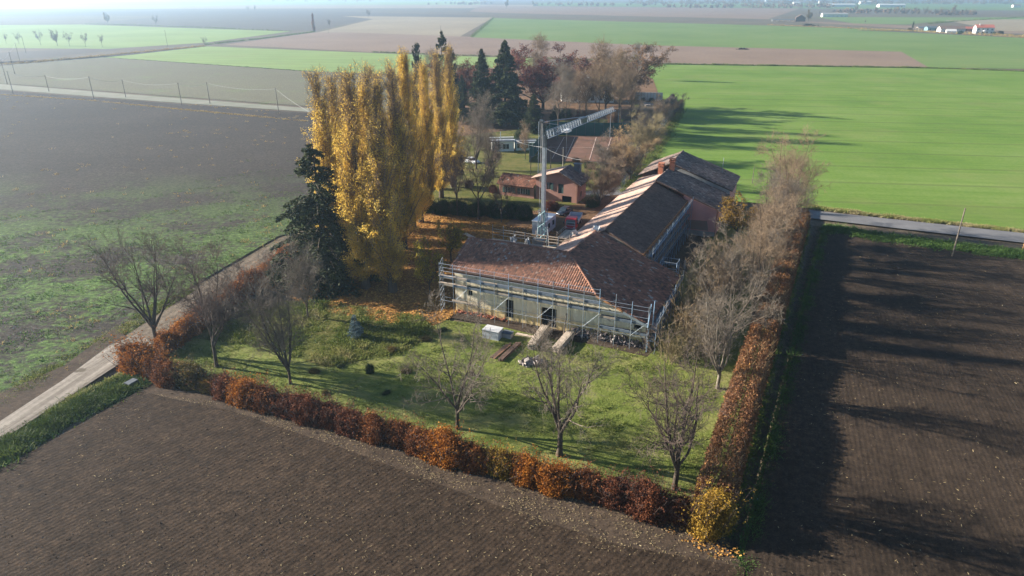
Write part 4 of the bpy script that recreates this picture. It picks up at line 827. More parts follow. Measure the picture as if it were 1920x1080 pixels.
def wall(parent, name, a, b, z0, za, zb, mat, holes=(), depth=.35, backs='void'):
    """upright wall from uv a to uv b with recessed openings (s0, s1, h0, h1); top runs from za to zb"""
    A, B = W(*a), W(*b); L = np.linalg.norm(B - A); d = (B - A) / L; n = np.cross(d, ZZ)   # n points outwards
    top = lambda s: za + (zb - za) * s / L
    pt = lambda s, z, k=0.0: A + d * s + ZZ * z - n * k
    xs = sorted({0, L} | {h[0] for h in holes} | {h[1] for h in holes}); polys = []
    for s0, s1 in zip(xs[:-1], xs[1:]):
        hs = sorted([h for h in holes if h[0] <= s0 + 1e-6 and h[1] >= s1 - 1e-6], key=lambda h: h[2]); z = z0
        for h in hs:
            if h[2] > z + .01: polys.append([pt(s0, z), pt(s1, z), pt(s1, h[2]), pt(s0, h[2])])
            z = h[3]
        polys.append([pt(s0, z), pt(s1, z), pt(s1, top(s1)), pt(s0, top(s0))])
    for h in holes:
        q = [(h[0], h[2]), (h[1], h[2]), (h[1], h[3]), (h[0], h[3])]
        for i in range(4):
            s, z = q[i]; s2, z2 = q[(i + 1) % 4]; polys.append([pt(s, z), pt(s2, z2), pt(s2, z2, depth), pt(s, z, depth)])
    o = ngon(name, polys, M[mat], parent)
    if backs:
        for h in holes: ngon('opening', [[pt(h[0], h[2], depth), pt(h[1], h[2], depth), pt(h[1], h[3], depth), pt(h[0], h[3], depth)]], M[backs], o)
    return o, pt
def stones(parent, name, a, b, wd, n, r, mat, rng, z=.0, hh=.5):
    A, B = W(*a), W(*b); f = rng.uniform(size=(n, 1)); C = A * (1 - f) + B * f + rng.normal(size=(n, 3)) * np.array([wd, wd, 0]); C[:, 2] = z + np.abs(rng.normal(size=n)) * hh
    g = []; t = []
    for c in C:
        s = r * rng.uniform(.5, 1.4, 3); an = rng.uniform(0, 3.14); ax = np.array([math.cos(an), math.sin(an), .2 * rng.normal()]); ay = np.array([-math.sin(an), math.cos(an), .2 * rng.normal()])
        V, F = box(c - ZZ * s[2] / 2, s, ax, ay); V = V + rng.normal(size=V.shape) * r * .12; g.append((V, F)); t += [np.clip(.5 + .25 * rng.normal(), 0, 1)] * 6
    o = obj(name, g, M[mat], parent, t); o['kind'] = 'stuff'; return o

EZ, RZ, EU, RU = 6.25, 8.6, .2, 6.8          # front wing: eave and ridge
def right_z(v): return RZ - .385 * (v - 14.5)
def farmhouse():
    rng = np.random.default_rng(50)
    f = thing('farmhouse', 'ochre-plastered farmhouse under renovation with long tiled front roof and hipped end', 'house', W(8, 13))
    WU = .85
    wall(f, 'front_wall', (WU, .45), (WU, 20.4), 0, EZ - .1, EZ - .1, 'plaster_yellow', [(1.9, 2.6, 2.7, 3.5), (7.45, 8.6, .55, 3.15), (12.5, 14.6, .25, 3.0)])
    wall(f, 'front_wall', (WU, 20.4), (WU, 26.6), 0, EZ - .1, right_z(26.6) - .25, 'plaster_yellow', [(1.2, 3.6, 1.75, 2.05), (4.7, 5.6, 2.3, 2.9)])
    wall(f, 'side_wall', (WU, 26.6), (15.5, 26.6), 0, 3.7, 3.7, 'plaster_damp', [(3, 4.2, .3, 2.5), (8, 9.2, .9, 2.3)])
    wall(f, 'side_wall', (13, .45), (WU, .45), 0, EZ - .1, EZ - .1, 'concrete', [(3, 4.1, .9, 2.4), (7.5, 8.6, .9, 2.4)])
    wall(f, 'rear_wall', (13, 12), (13, .45), 0, EZ - .1, EZ - .1, 'plaster_yellow', [(2, 3.2, 0, 2.3), (6, 7, .9, 2.3)])
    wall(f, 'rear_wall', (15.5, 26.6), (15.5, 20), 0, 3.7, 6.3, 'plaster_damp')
    ngon('gable', [[W(WU, .45, EZ - .1), W(RU, .45, RZ - .2), W(13, .45, EZ - .1)]], M['concrete'], f)
    roof_plane(f, 'front_roof', (RU, -.45, RZ), (RU, 14.5, RZ), (EU, 20.3, EZ), (EU, -.15, EZ), 'tile_front', .315, .36, rng, .085)
    roof_plane(f, 'rear_roof', (RU, -.45, RZ), (RU, 14.5, RZ), (13.4, 14.5, EZ), (13.4, -.15, EZ), 'tile_old', .315, .36, rng, .085)
    roof_plane(f, 'hip_roof', (RU, 14.5, RZ), (16.6, 15.2, RZ + .02), (16.2, 27.6, right_z(27.6)), (-.4, 27.2, right_z(27.2)), 'tile_old', .29, .36, rng, .08, extra=[(RU, 14.5, RZ), (16.6, 14.9, RZ), (16.2, 27.6, right_z(27.6)), (-.35, 27.2, right_z(27.2)), (EU, 20.3, EZ)])
    roof_plane(f, 'inner_roof', (RU - .3, 14.5, RZ), (17, 14.9, RZ), (17, 10.6, RZ - 1.75), (RU + 3.5, 10.6, RZ - 1.75), 'tile_new', .25, .34, rng, .035, extra=[(RU + .05, 14.48, RZ - .0), (17, 14.88, RZ), (17, 10.6, RZ - 1.75), (RU + 4.5, 10.6, RZ - 1.75)])
    caps(f, (RU, -.4, RZ), (RU, 14.4, RZ), 'tile_old', rng); caps(f, (RU, 14.5, RZ), (EU - .05, 20.35, EZ), 'tile_front', rng, 'hip_tiles'); caps(f, (RU, 14.5, RZ), (16.6, 15.0, RZ), 'tile_front', rng)
    obj('barge_board', [beam(W(EU - .1, 20.35, EZ - .12), W(-.42, 27.2, right_z(27.2) - .12), .10, .26)], M['wood_orange'], f)
    obj('eave_board', [beam(W(EU + .12, -.1, EZ - .22), W(EU + .12, 20.2, EZ - .22), .06, .16)], M['wood_dark'], f)
    for i in range(28): obj('rafter_end', [beam(W(EU + .05, .3 + i * .72, EZ - .30), W(WU, .3 + i * .72, EZ - .06), .09, .12)], M['wood_dark'], f)
    stones(f, 'rubble_plinth', (WU - .35, 17.5), (WU - .35, 26.4), .22, 420, .22, 'rubble', rng, .1, .5)
    stones(f, 'plinth_bricks', (WU - .25, 1), (WU - .25, 8), .18, 150, .24, 'brick', rng, .05, .18)
    # long back wing
    b = thing('barn_wing', 'long back wing with pale new tiles on its sunny slope', 'house', W(34, 17))
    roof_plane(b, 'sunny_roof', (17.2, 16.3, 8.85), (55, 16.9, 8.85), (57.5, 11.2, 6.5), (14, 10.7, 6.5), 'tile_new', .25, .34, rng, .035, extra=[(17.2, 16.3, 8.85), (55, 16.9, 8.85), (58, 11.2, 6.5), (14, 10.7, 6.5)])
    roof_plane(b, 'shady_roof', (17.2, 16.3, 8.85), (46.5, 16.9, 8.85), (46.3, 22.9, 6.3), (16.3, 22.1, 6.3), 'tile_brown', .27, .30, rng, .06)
    caps(b, (17.2, 16.3, 8.87), (46.5, 16.9, 8.87), 'tile_brown', rng)
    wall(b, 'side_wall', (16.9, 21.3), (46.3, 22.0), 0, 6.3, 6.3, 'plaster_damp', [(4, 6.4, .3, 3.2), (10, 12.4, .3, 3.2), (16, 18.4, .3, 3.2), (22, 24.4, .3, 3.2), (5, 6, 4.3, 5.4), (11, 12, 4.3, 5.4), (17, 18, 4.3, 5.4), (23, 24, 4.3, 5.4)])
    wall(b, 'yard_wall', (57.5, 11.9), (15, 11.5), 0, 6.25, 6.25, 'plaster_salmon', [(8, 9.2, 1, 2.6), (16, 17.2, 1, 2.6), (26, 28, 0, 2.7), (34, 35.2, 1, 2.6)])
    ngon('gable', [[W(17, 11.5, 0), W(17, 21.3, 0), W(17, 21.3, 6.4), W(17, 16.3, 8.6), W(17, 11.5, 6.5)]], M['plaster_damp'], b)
    obj('fascia_board', [beam(W(16.3, 22.25, 6.2), W(46.2, 23.0, 6.2), .05, .34)], M['wood_orange'], b)
    for i in range(34): obj('rafter_end', [beam(W(16.4 + i * .89, 22.0 + i * .018, 6.38), W(16.4 + i * .89, 22.55 + i * .018, 6.10), .10, .14, UU)], M['wood_orange'], b)
    
    for k in range(46):
        vv_ = 15.2 + rng.uniform(0, 6.2); zz_ = right_z(vv_) + .08; an = rng.uniform(0, 3.14)
        obj('loose_tile', [box(W(16.4 + rng.uniform(-.9, .5), vv_, zz_), (.5 * rng.uniform(.5, 1), .26, .08), (math.cos(an), math.sin(an), 0), (-math.sin(an), math.cos(an), -.2))], M['brick' if k % 3 else 'white_sheet'], b)
    # pink end house
    p = thing('pink_farmhouse', 'pink-walled end house with weathered grey-brown tile roofs and brick chimneys', 'house', W(57, 23))
    RP, EP = 9.35, 5.05; rz = lambda v: RP - (RP - EP) / (28.9 - 17.2) * (v - 17.2)
    wall(p, 'front_wall', (46.6, 22.1), (46.6, 28.1), 0, rz(22.1) - .15, rz(28.1) - .15, 'plaster_pink')
    wall(p, 'side_wall', (46.6, 28.1), (57.2, 28.3), 0, rz(28.1) - .15, rz(28.3) - .15, 'plaster_pink', [(2, 3, 1.0, 2.6), (5, 6, 1.0, 2.6)], backs='shutter')
    obj('damp_patch', [(np.array([W(46.585, 22.8, 1.1), W(46.585, 27.0, 1.1), W(46.585, 26.6, 2.9), W(46.585, 23.0, 2.7)]), [[0, 1, 2, 3]])], M['plaster_damp'], p)
    obj('plinth', [box(W(46.55, 25.0, 0), (.12, 6.3, .95))], M['concrete'], p)
    obj('downpipe', [rod(W(46.5, 28.2, 0), W(46.5, 28.2, rz(28.1) - .2), .06)], M['rust'], p)
    roof_plane(p, 'front_roof', (46.1, 17.0, RP), (56.9, 17.4, RP), (57.2, 28.9, EP), (46.2, 28.9, EP), 'tile_grey', .36, .42, rng, .11)
    R2, E2 = 10.2, 6.0; rz2 = lambda v: R2 - (R2 - E2) / (29.3 - 17.4) * (v - 17.4)
    wall(p, 'step_wall', (57.3, 17.4), (57.3, 28.8), 5, R2 - .1, rz2(28.8) - .1, 'concrete')
    roof_plane(p, 'rear_roof', (57.0, 17.4, R2), (69, 17.4, R2), (69.2, 29.3, E2), (57.1, 29.3, E2), 'tile_grey', .36, .42, rng, .11)
    wall(p, 'side_wall', (57.3, 28.8), (68.8, 28.8), 0, E2, E2, 'plaster_pink', [(3, 4, 1.0, 2.6), (7, 8, 1.0, 2.6)], backs='shutter')
    roof_plane(p, 'yard_roof', (57.0, 17.4, R2), (69, 17.4, R2), (69.2, 11.5, 7.4), (57.1, 11.5, 7.4), 'tile_grey', .36, .42, rng, .11)
    wall(p, 'yard_wall', (69, 12), (57.5, 12), 0, 7.3, 7.3, 'plaster_pink'); wall(p, 'rear_wall', (68.9, 28.8), (68.9, 12), 0, 6, 7.3, 'plaster_pink')
    caps(p, (57, 17.4, R2), (69, 17.4, R2), 'tile_grey', rng); caps(p, (46.1, 17.0, RP), (56.9, 17.3, RP), 'tile_grey', rng)
    for (u, v, h, z) in ((53.5, 16.3, 1.5, 8.9), (55.8, 17.9, 2.0, 8.9)):
        c = obj('chimney', [box(W(u, v, z), (1.0, .9, h))], M['brick'], p)
        obj('chimney_cap', [box(W(u, v, z + h), (1.3, 1.2, .12)), box(W(u, v, z + h + .45), (1.25, 1.1, .10))] + [box(W(u + a, v + d, z + h + .12), (.2, .2, .33)) for a in (-.45, 0, .45) for d in (-.38, .38)], M['brick'], c)
    obj('aerial_mast', [rod(W(66, 26, 7.0), W(66, 26, 10.2), .05)], M['steel'], p)
    # salmon house in the yard
    h = thing('salmon_house', 'salmon-walled small house with dark tiled gable, in the yard behind the crane', 'house', W(60, -5))
    wall(h, 'front_wall', (56.6, -10.2), (56.6, -1.0), 0, 4.8, 3.95, 'plaster_salmon', [(2.4, 3.3, 2.5, 4.0), (5.0, 6.2, 1.9, 3.9), (5.9, 8.0, 0, 1.5)], backs=None)
    ngon('gable', [[W(56.6, -10.2, 4.8), W(56.6, -1.0, 3.95), W(56.6, -4.7, 6.2)]], M['plaster_salmon'], h)
    wall(h, 'side_wall', (56.6, -1.0), (62.3, -1.0), 0, 3.95, 3.95, 'plaster_salmon', [(2, 3, 1, 2.2)], backs='shutter')
    wall(h, 'rear_wall', (62.3, -1.0), (62.3, -10.2), 0, 4, 4.8, 'plaster_salmon'); wall(h, 'side_wall', (62.3, -10.2), (56.6, -10.2), 0, 4.8, 4.8, 'plaster_salmon')
    w1 = obj('window', [box(W(56.9, -7.35, 2.5), (.06, .9, 1.5))], M['glass'], h); obj('frame', [box(W(56.85, -7.35, 2.5), (.06, .08, 1.5))] + [box(W(56.85, -7.35 + s, 2.5), (.06, .08, 1.5)) for s in (-.41, .41)], M['white_paint'], w1)
    obj('shutter', [box(W(56.5, -6.55, 2.5), (.06, .6, 1.5))], M['shutter'], h); obj('shutter', [box(W(56.75, -4.6, 1.9), (.08, 1.18, 2.0))], M['shutter'], h)
    obj('garage_opening', [box(W(57.0, -3.25, 0), (.1, 2.1, 1.5))], M['void'], h)
    obj('downpipe', [rod(W(56.5, -1.15, 0), W(56.5, -1.15, 3.9), .06)], M['rust'], h)
    roof_plane(h, 'right_roof', (56.0, -4.8, 6.5), (62.9, -4.8, 6.5), (62.9, -.1, 4.1), (56.0, -.1, 4.1), 'tile_grey', .33, .4, rng, .09)
    roof_plane(h, 'left_roof', (56.0, -4.8, 6.5), (62.9, -4.8, 6.5), (62.9, -10.9, 4.7), (56.0, -10.9, 4.7), 'tile_new', .33, .4, rng, .07)
    caps(h, (56.0, -4.8, 6.5), (62.9, -4.8, 6.5), 'tile_grey', rng)
    c = obj('chimney', [box(W(62.0, -2.9, 5.0), (1.1, 1.3, 2.1))], M['roof_slate'], h); obj('chimney_cap', [box(W(62.0, -2.9, 7.1), (1.4, 1.6, .15))], M['roof_slate'], c)
    g = thing('low_wing', 'low salmon wing with brown tiles and two white-framed windows', 'house', W(58, -13))
    wall(g, 'front_wall', (56.3, -18.5), (56.3, -10.4), 0, 2.7, 2.7, 'plaster_salmon', [(1.4, 3.0, .9, 2.1), (4.9, 6.5, .9, 2.1)], backs=None)
    for s in (-16.3, -12.8):
        w_ = obj('window', [box(W(56.6, s, .9), (.06, 1.6, 1.2))], M['glass'], g); obj('frame', [box(W(56.5, s + k, .9), (.06, .1, 1.2)) for k in (-.75, -.25, .25, .75)], M['white_paint'], w_)
        for k in (-1.15, 1.15): obj('shutter', [box(W(56.25, s + k, .9), (.06, .55, 1.2))], M['shutter'], g)
    roof_plane(g, 'front_roof', (59.2, -18.9, 4.3), (59.2, -10.3, 4.3), (55.7, -10.3, 2.75), (55.7, -18.9, 2.75), 'tile_old', .33, .4, rng, .08)
    roof_plane(g, 'rear_roof', (59.2, -18.9, 4.3), (59.2, -10.3, 4.3), (62.5, -10.3, 2.8), (62.5, -18.9, 2.8), 'tile_old', .33, .4, rng, .08)
    wall(g, 'side_wall', (61.8, -18.5), (56.3, -18.5), 0, 2.7, 2.7, 'plaster_salmon'); ngon('gable', [[W(56.3, -18.5, 2.7), W(59.2, -18.5, 4.1), W(61.8, -18.5, 2.7)]], M['plaster_salmon'], g)
farmhouse()

# ------------------------------------------------------------------ scaffolding
def scaffolds():
    rs = random.Random(2)
    def rod_(par, name, p, q, r, m): return obj(name, [rod(p, q, r)], M[m], par)
    def plank(par, name, p, q, w, h, m, up=ZZ): return obj(name, [beam(p, q, w, h, up)], M[m], par)
    s = thing('scaffolding', 'blue-grey steel scaffolding along the ochre front wall, with end tower', 'scaffolding', W(-.2, 13), 0, 'scaffolding around the farmhouse')
    V_ = [-1.04 + 2.01 * i for i in range(15)]
    for i, v in enumerate(V_):
        ht = 7.5 if i < 12 else (7.2, 6.6, 6.3)[i - 12]
        col = 'steel' if i % 3 else 'steel_blue'
        rod_(s, 'standard', W(-.62, v, 0), W(-.62, v, ht * .55), .032, 'steel'); rod_(s, 'standard', W(-.62, v, ht * .55), W(-.62, v, ht), .036, 'steel_blue' if i % 2 else 'steel')
        if i not in (0,): rod_(s, 'standard', W(.42, v, 0), W(.42, v, 5.4 if i < 11 else 3.6), .03, 'steel')
        else: rod_(s, 'standard', W(.42, v, 0), W(.42, v, 7.6), .034, 'steel')
        for z in ((2.0, 4.25, 5.35) if i < 12 else (2.2, 3.6)): rod_(s, 'transom', W(-.62, v, z), W(.42, v, z), .025, 'steel')
        obj('base_plate', [box(W(-.62, v, 0), (.25, .25, .04))], M['steel'], s)
    for i in range(14):
        a, b = V_[i], V_[i + 1]; hi = i < 11
        for z in ((6.35, 6.85, 7.35) if hi else (4.7, 5.6, 6.1)): rod_(s, 'guard_rail', W(-.62, a, z), W(-.62, b, z), .024, 'steel')
        for z in ((5.35, 4.3) if hi else (3.7, 2.3)):
            for k in range(3): plank(s, 'deck_plank', W(-.42 + k * .34, a + .03, z + (.004 * k)), W(-.42 + k * .34, b - .03, z + (.004 * k)), .30, .06, 'deck' if (i + k) % 5 else 'wood_old')
            plank(s, 'toe_board', W(-.56, a + .04, z + .18), W(-.56, b - .04, z + .18), .03, .26, 'deck' if (i * 3 + int(z)) % 4 else 'wood_old')
        rod_(s, 'ledger', W(-.62, a, 2.1), W(-.62, b, 2.1), .024, 'steel'); rod_(s, 'ledger', W(.42, a, 2.1), W(.42, b, 2.1), .022, 'steel')
        if i % 3 == 1: rod_(s, 'brace', W(-.64, a, 2.1), W(-.64, b, 4.2), .014, 'steel')
    for i, z in enumerate([.4 + .75 * k for k in range(10)]):                     # end tower
        rod_(s, 'rung', W(-.62, -1.04, z), W(.42, -1.04, z), .028, 'steel')
        rod_(s, 'brace', W(-.62, -1.04, z), W(.42, -1.04, z + .7), .02, 'steel')
    for z in (4.5, 5.5): plank(s, 'loose_board', W(-.3, -1.3, z), W(-.3, 2.9, z + .05), .34, .06, 'wood_new')
    plank(s, 'loose_board', W(-.66, .75, 2.35), W(-.66, 4.6, 2.3), .06, .22, 'wood_new')
    plank(s, 'loose_board', W(-.66, 24.0, 4.95), W(-.66, 27.2, 3.6), .06, .3, 'steel')
    rod_(s, 'corner_frame', W(-.75, 27.15, 3.6), W(-.5, 27.3, 6.6), .06, 'steel_blue'); rod_(s, 'corner_frame', W(-.25, 27.6, 3.8), W(-.15, 27.6, 6.9), .06, 'steel_blue')
    # side scaffold
    q = thing('scaffolding', 'shaded steel scaffolding along the low eave of the dark hip roof', 'scaffolding', W(8, 28), 0, 'scaffolding around the farmhouse')
    for i in range(10):
        u = -.5 + i * 1.85
        for v, h in ((27.2, 3.3), (28.1, 4.9)): rod_(q, 'standard', W(u, v, 0), W(u, v, h), .032, 'steel' if i % 2 else 'steel_blue')
        if i < 9:
            for z in (1.7, 3.35):
                for k in range(2): plank(q, 'deck_plank', W(u + .03, 27.45 + k * .36, z), W(u + 1.82, 27.45 + k * .36, z), .34, .06, 'deck')
            plank(q, 'toe_board', W(u + .05, 28.03, 3.52), W(u + 1.8, 28.03, 3.52), .03, .22, 'steel')
            for z in (3.95, 4.5): rod_(q, 'guard_rail', W(u, 28.1, z), W(u + 1.85, 28.1, z), .024, 'steel')
            rod_(q, 'brace', W(u, 28.12, .3), W(u + 1.85, 28.12, 3.3 if i % 2 else 1.7), .022, 'steel')
    # back scaffold
    k_ = thing('scaffolding', 'dense shaded scaffolding under the orange eave of the long back wing', 'scaffolding', W(31, 23.5), 0, 'scaffolding around the farmhouse')
    for i in range(17):
        u = 17.2 + i * 1.8
        for v, h in ((22.5 + i * .03, 6.2), (23.4 + i * .03, 7.2)): rod_(k_, 'standard', W(u, v, 0), W(u, v, h), .034, 'steel_blue' if i % 3 else 'steel')
        if i < 16:
            for z in (2.0, 3.9, 5.7):
                for j in range(2): plank(k_, 'deck_plank', W(u + .03, 22.72 + i * .03 + j * .36, z), W(u + 1.77, 22.72 + i * .03 + j * .36, z), .34, .06, 'deck' if j else 'wood_old')
                for dz in (.5, 1.0): rod_(k_, 'guard_rail', W(u, 23.4 + i * .03, z + dz), W(u + 1.8, 23.43 + i * .03, z + dz), .024, 'steel')
            rod_(k_, 'brace', W(u, 23.44 + i * .03, 0 if i % 2 else 2), W(u + 1.8, 23.44 + i * .03, 2 if i % 2 else 0), .022, 'steel_blue')
    t = thing('scaffold_tower', 'open blue scaffold frame standing alone beside the end of the hip roof', 'scaffolding', W(18, 25.5))
    for (u, v) in ((17.2, 24.6), (17.2, 26.9), (19.0, 24.6), (19.0, 26.9)): rod_(t, 'standard', W(u, v, 0), W(u, v, 5.4), .05, 'steel_blue')
    for z in (2.6, 3.4, 4.4, 5.3):
        rod_(t, 'rail', W(17.2, 24.6, z), W(17.2, 26.9, z), .035, 'steel'); rod_(t, 'rail', W(19, 24.6, z), W(19, 26.9, z), .035, 'steel')
        rod_(t, 'rail', W(17.2, 26.9, z), W(19.0, 26.9, z), .035, 'steel'); rod_(t, 'rail', W(17.2, 24.6, z), W(19.0, 24.6, z), .035, 'steel')
    for j in range(4): plank(t, 'deck_plank', W(17.3 + j * .5, 24.7, 2.62), W(17.3 + j * .5, 26.8, 2.62), .44, .05, 'deck', UU)
    # yard side: platforms and guard rails
    y = thing('scaffolding', 'yard-side scaffold with timber guard rails behind the ridge of the front roof', 'scaffolding', W(15, 6), 0, 'scaffolding around the farmhouse')
    for i in range(8):
        v = -.5 + i * 1.75
        for u, h in ((13.9, 6.0), (14.9, 8.2 if i in (0, 1, 4, 7) else 7.6)): rod_(y, 'standard', W(u, v, 0), W(u, v, h), .045, 'wood_old' if i in (4, 7) else 'steel')
        if i < 7:
            for j in range(2): plank(y, 'deck_plank', W(14.15 + j * .45, v + .03, 6.0), W(14.15 + j * .45, v + 1.72, 6.0), .42, .06, 'wood_old')
            for z in (6.6, 7.1, 7.5): plank(y, 'guard_board', W(14.9, v, z), W(14.9, v + 1.75, z + rs.uniform(-.05, .05)), .04, .12, 'wood_new' if i % 3 else 'wood_old')
    y2 = thing('scaffolding', 'scaffold landing with steel frame beside the red truck', 'scaffolding', W(24, 9), 0, 'scaffolding around the farmhouse')
    for (u, v, h) in ((19.3, 8.2, 6.9), (19.3, 10.3, 6.6), (21.3, 8.2, 6.6), (23.3, 8.2, 7.3), (23.3, 9.7, 7.3)): rod_(y2, 'standard', W(u, v, 0), W(u, v, h), .05, 'wood_old' if v < 8.5 else 'steel')
    for j in range(5): plank(y2, 'deck_plank', W(19.2, 8.4 + j * .43, 5.9), W(23.4, 8.4 + j * .43, 5.9), .40, .07, 'wood_new' if j % 2 else 'wood_old')
    for z in (6.3, 6.75, 7.2): rod_(y2, 'guard_rail', W(23.3, 8.2, z), W(23.3, 9.7, z), .04, 'steel')
    for z in (6.3, 6.6): rod_(y2, 'guard_rail', W(19.3, 8.2, z), W(23.3, 8.2, z), .04, 'wood_old')
scaffolds()

# ------------------------------------------------------------------ crane
def crane():
    B = at(1017, 468); B[2] = 0
    zt = tall(1017, 468, 266)
    c = thing('tower_crane', 'grey-blue self-erecting tower crane with long lattice jib, in the yard', 'crane', B)
    tip = at(1150, 207, zt + .6); J0 = B + ZZ * (zt + .5); d = tip - J0; d[2] = 0; L = np.linalg.norm(d); d /= L; s = np.array([-d[1], d[0], 0])
    sq = lambda z0, z1, w0, w1: hexa([B + a * w0 * d + b * w0 * s + ZZ * z0 for a, b in ((-1, -1), (1, -1), (1, 1), (-1, 1))], [B + a * w1 * d + b * w1 * s + ZZ * z1 for a, b in ((-1, -1), (1, -1), (1, 1), (-1, 1))])
    obj('mast', [sq(4.6, zt - .5, .30, .27)], M['steel'], c)
    lw = obj('lower_mast', [rod(B + a * .62 * d + b * .62 * s + ZZ * 1.0, B + a * .5 * d + b * .5 * s + ZZ * 7.2, .075, 6) for a in (-1, 1) for b in (-1, 1)], M['crane_teal'], c)
    obj('lattice', [rod(B + a * .62 * d + b * .62 * s + ZZ * (1 + k), B + (a if (k + j) % 2 else -a) * .56 * d + (b if not (k + j) % 2 else -b) * .56 * s + ZZ * (2 + k), .035, 4) for k in range(6) for j, (a, b) in enumerate(((-1, -1), (1, 1), (-1, 1), (1, -1)))], M['crane_teal'], lw)
    obj('ladder', [rod(B + .5 * d + o_ * s + ZZ * 4, B + .45 * d + o_ * s + ZZ * (zt - 1), .025, 4) for o_ in (-.2, .2)] + [rod(B + .5 * d - .2 * s + ZZ * z, B + .5 * d + .2 * s + ZZ * z, .02, 4) for z in np.arange(4.2, zt - 1, .35)], M['steel'], c)
    obj('base_frame', [beam(B - 2 * d - 1.9 * s + ZZ * .4, B + 2 * d + 1.9 * s + ZZ * .4, .3, .3), beam(B - 2 * d + 1.9 * s + ZZ * .4, B + 2 * d - 1.9 * s + ZZ * .4, .3, .3)], M['crane_teal'], c)
    for i in range(4): obj('ballast_block', [box(B - 1.5 * d + ZZ * (.6 + i * .45), (.9, 2.0, .42), d, s)], M['concrete'], c)
    obj('mast_head', [beam(B + ZZ * (zt - .8), B + ZZ * (zt + .9), .62, .62, d)], M['steel_dark'], c)
    apex = B + ZZ * (zt + 3.3) - d * 1.2
    obj('head_frame', [rod(B + ZZ * (zt + .6) + s * o_ - d * .1, apex + s * o_ * .4, .11, 5) for o_ in (-.4, .4)] + [rod(B + ZZ * (zt + .2) - d * .8 + s * o_, apex + s * o_ * .4, .06, 5) for o_ in (-.4, .4)] + [rod(B + ZZ * (zt + 1.2 + k * .6) - d * (.25 + k * .22) - s * .3, B + ZZ * (zt + 1.2 + k * .6) - d * (.25 + k * .22) + s * .3, .04, 4) for k in range(4)] + [box(apex, (.35, .6, .35), d, s)], M['steel_dark'], c)
    j = obj('jib', [rod(J0 + d * .5 + s * o_, tip + s * o_, .06, 5) for o_ in (-.5, .5)] + [rod(J0 + d * .5 + ZZ * 1.15, tip + ZZ * .75, .07, 5)], M['steel'], c)
    n = 30; lat = []
    for k in range(n):
        p = J0 + d * (.5 + (L - .5) * k / n); q = J0 + d * (.5 + (L - .5) * (k + 1) / n); r = J0 + d * (.5 + (L - .5) * (k + .5) / n) + ZZ * (1.15 - .4 * k / n)
        for o_ in (-.5, .5): lat += [rod(p + s * o_, r, .036, 4), rod(r, q + s * o_, .036, 4)]
        lat.append(rod(p - s * .5, p + s * .5, .045, 4))
    obj('lattice', lat, M['steel'], j)
    obj('trolley', [box(J0 + d * L * .28 - ZZ * .35, (1.6, 1.1, .4), d, s)], M['white_paint'], c)
    obj('winch_box', [box(J0 + d * L * .5 + ZZ * .1, (2.2, .9, .9), d, s)], M['steel_dark'], c)
    obj('tie_rod', [rod(apex, J0 + d * L * .52 + ZZ * 1.1, .05, 4), rod(apex, J0 + d * L * .2 + ZZ * 1.1, .035, 4)], M['steel'], c)
    obj('hoist_rope', [rod(J0 + d * L * .28 - ZZ * .35, J0 + d * L * .28 - ZZ * 5, .025, 4)], M['wire'], c)
    back = B - d * 3.2 - s * .0
    obj('stay_rope', [rod(apex, B - d * 1.6 + ZZ * 1.4, .03, 4), rod(apex - s * .2, B - d * 1.6 - s * .5 + ZZ * 1.4, .03, 4)], M['wire'], c)
    for o_ in (-.85, .85): obj('prop', [rod(B + s * o_ * 1.5 + ZZ * .5, B + s * o_ * .7 + ZZ * 6.6, .06, 5)], M['white_paint'], c)
crane()

# ------------------------------------------------------------------ vehicles and site things
def wheel(par, p, r, w, ax):
    ay = np.array([-ax[1], ax[0], 0])
    t = obj('wheel', [tubes([[p - ay * w / 2, p - ay * w / 2 + ay * .01, p + ay * w / 2 - ay * .01, p + ay * w / 2]], [[r * .3, r, r, r * .3]], 14)], M['tyre'], par)
    obj('rim', [tubes([[p - ay * (w / 2 + .015), p + ay * (w / 2 + .015)]], [[r * .55, r * .55]], 10), tubes([[p + ay * (w / 2 + .012), p + ay * (w / 2 + .02)]], [[r * .55, .01]], 10), tubes([[p - ay * (w / 2 + .02), p - ay * (w / 2 + .012)]], [[.01, r * .55]], 10)], M['steel'], t)
def loft(sections, C, ax):
    """body from cross sections (x, halfwidth, z0, z1) along ax"""
    ay = np.array([-ax[1], ax[0], 0]); V, F = [], []
    for x, hw, z0, z1 in sections:
        for y, z in ((-hw, z0), (hw, z0), (hw, z0 + (z1 - z0) * .6), (hw * .86, z1), (-hw * .86, z1), (-hw, z0 + (z1 - z0) * .6)): V.append(C + ax * x + ay * y + ZZ * z)
    n = len(sections)
    for i in range(n - 1):
        for k in range(6): a, b = i * 6 + k, i * 6 + (k + 1) % 6; F.append([a, b, b + 6, a + 6])
    for i, fl in ((0, 1), (n - 1, 0)): o = i * 6; F += [[o, o + 5, o + 2, o + 1], [o + 5, o + 4, o + 3, o + 2]] if fl else [[o, o + 1, o + 2, o + 5], [o + 5, o + 2, o + 3, o + 4]]
    return np.array(V), np.array(F)
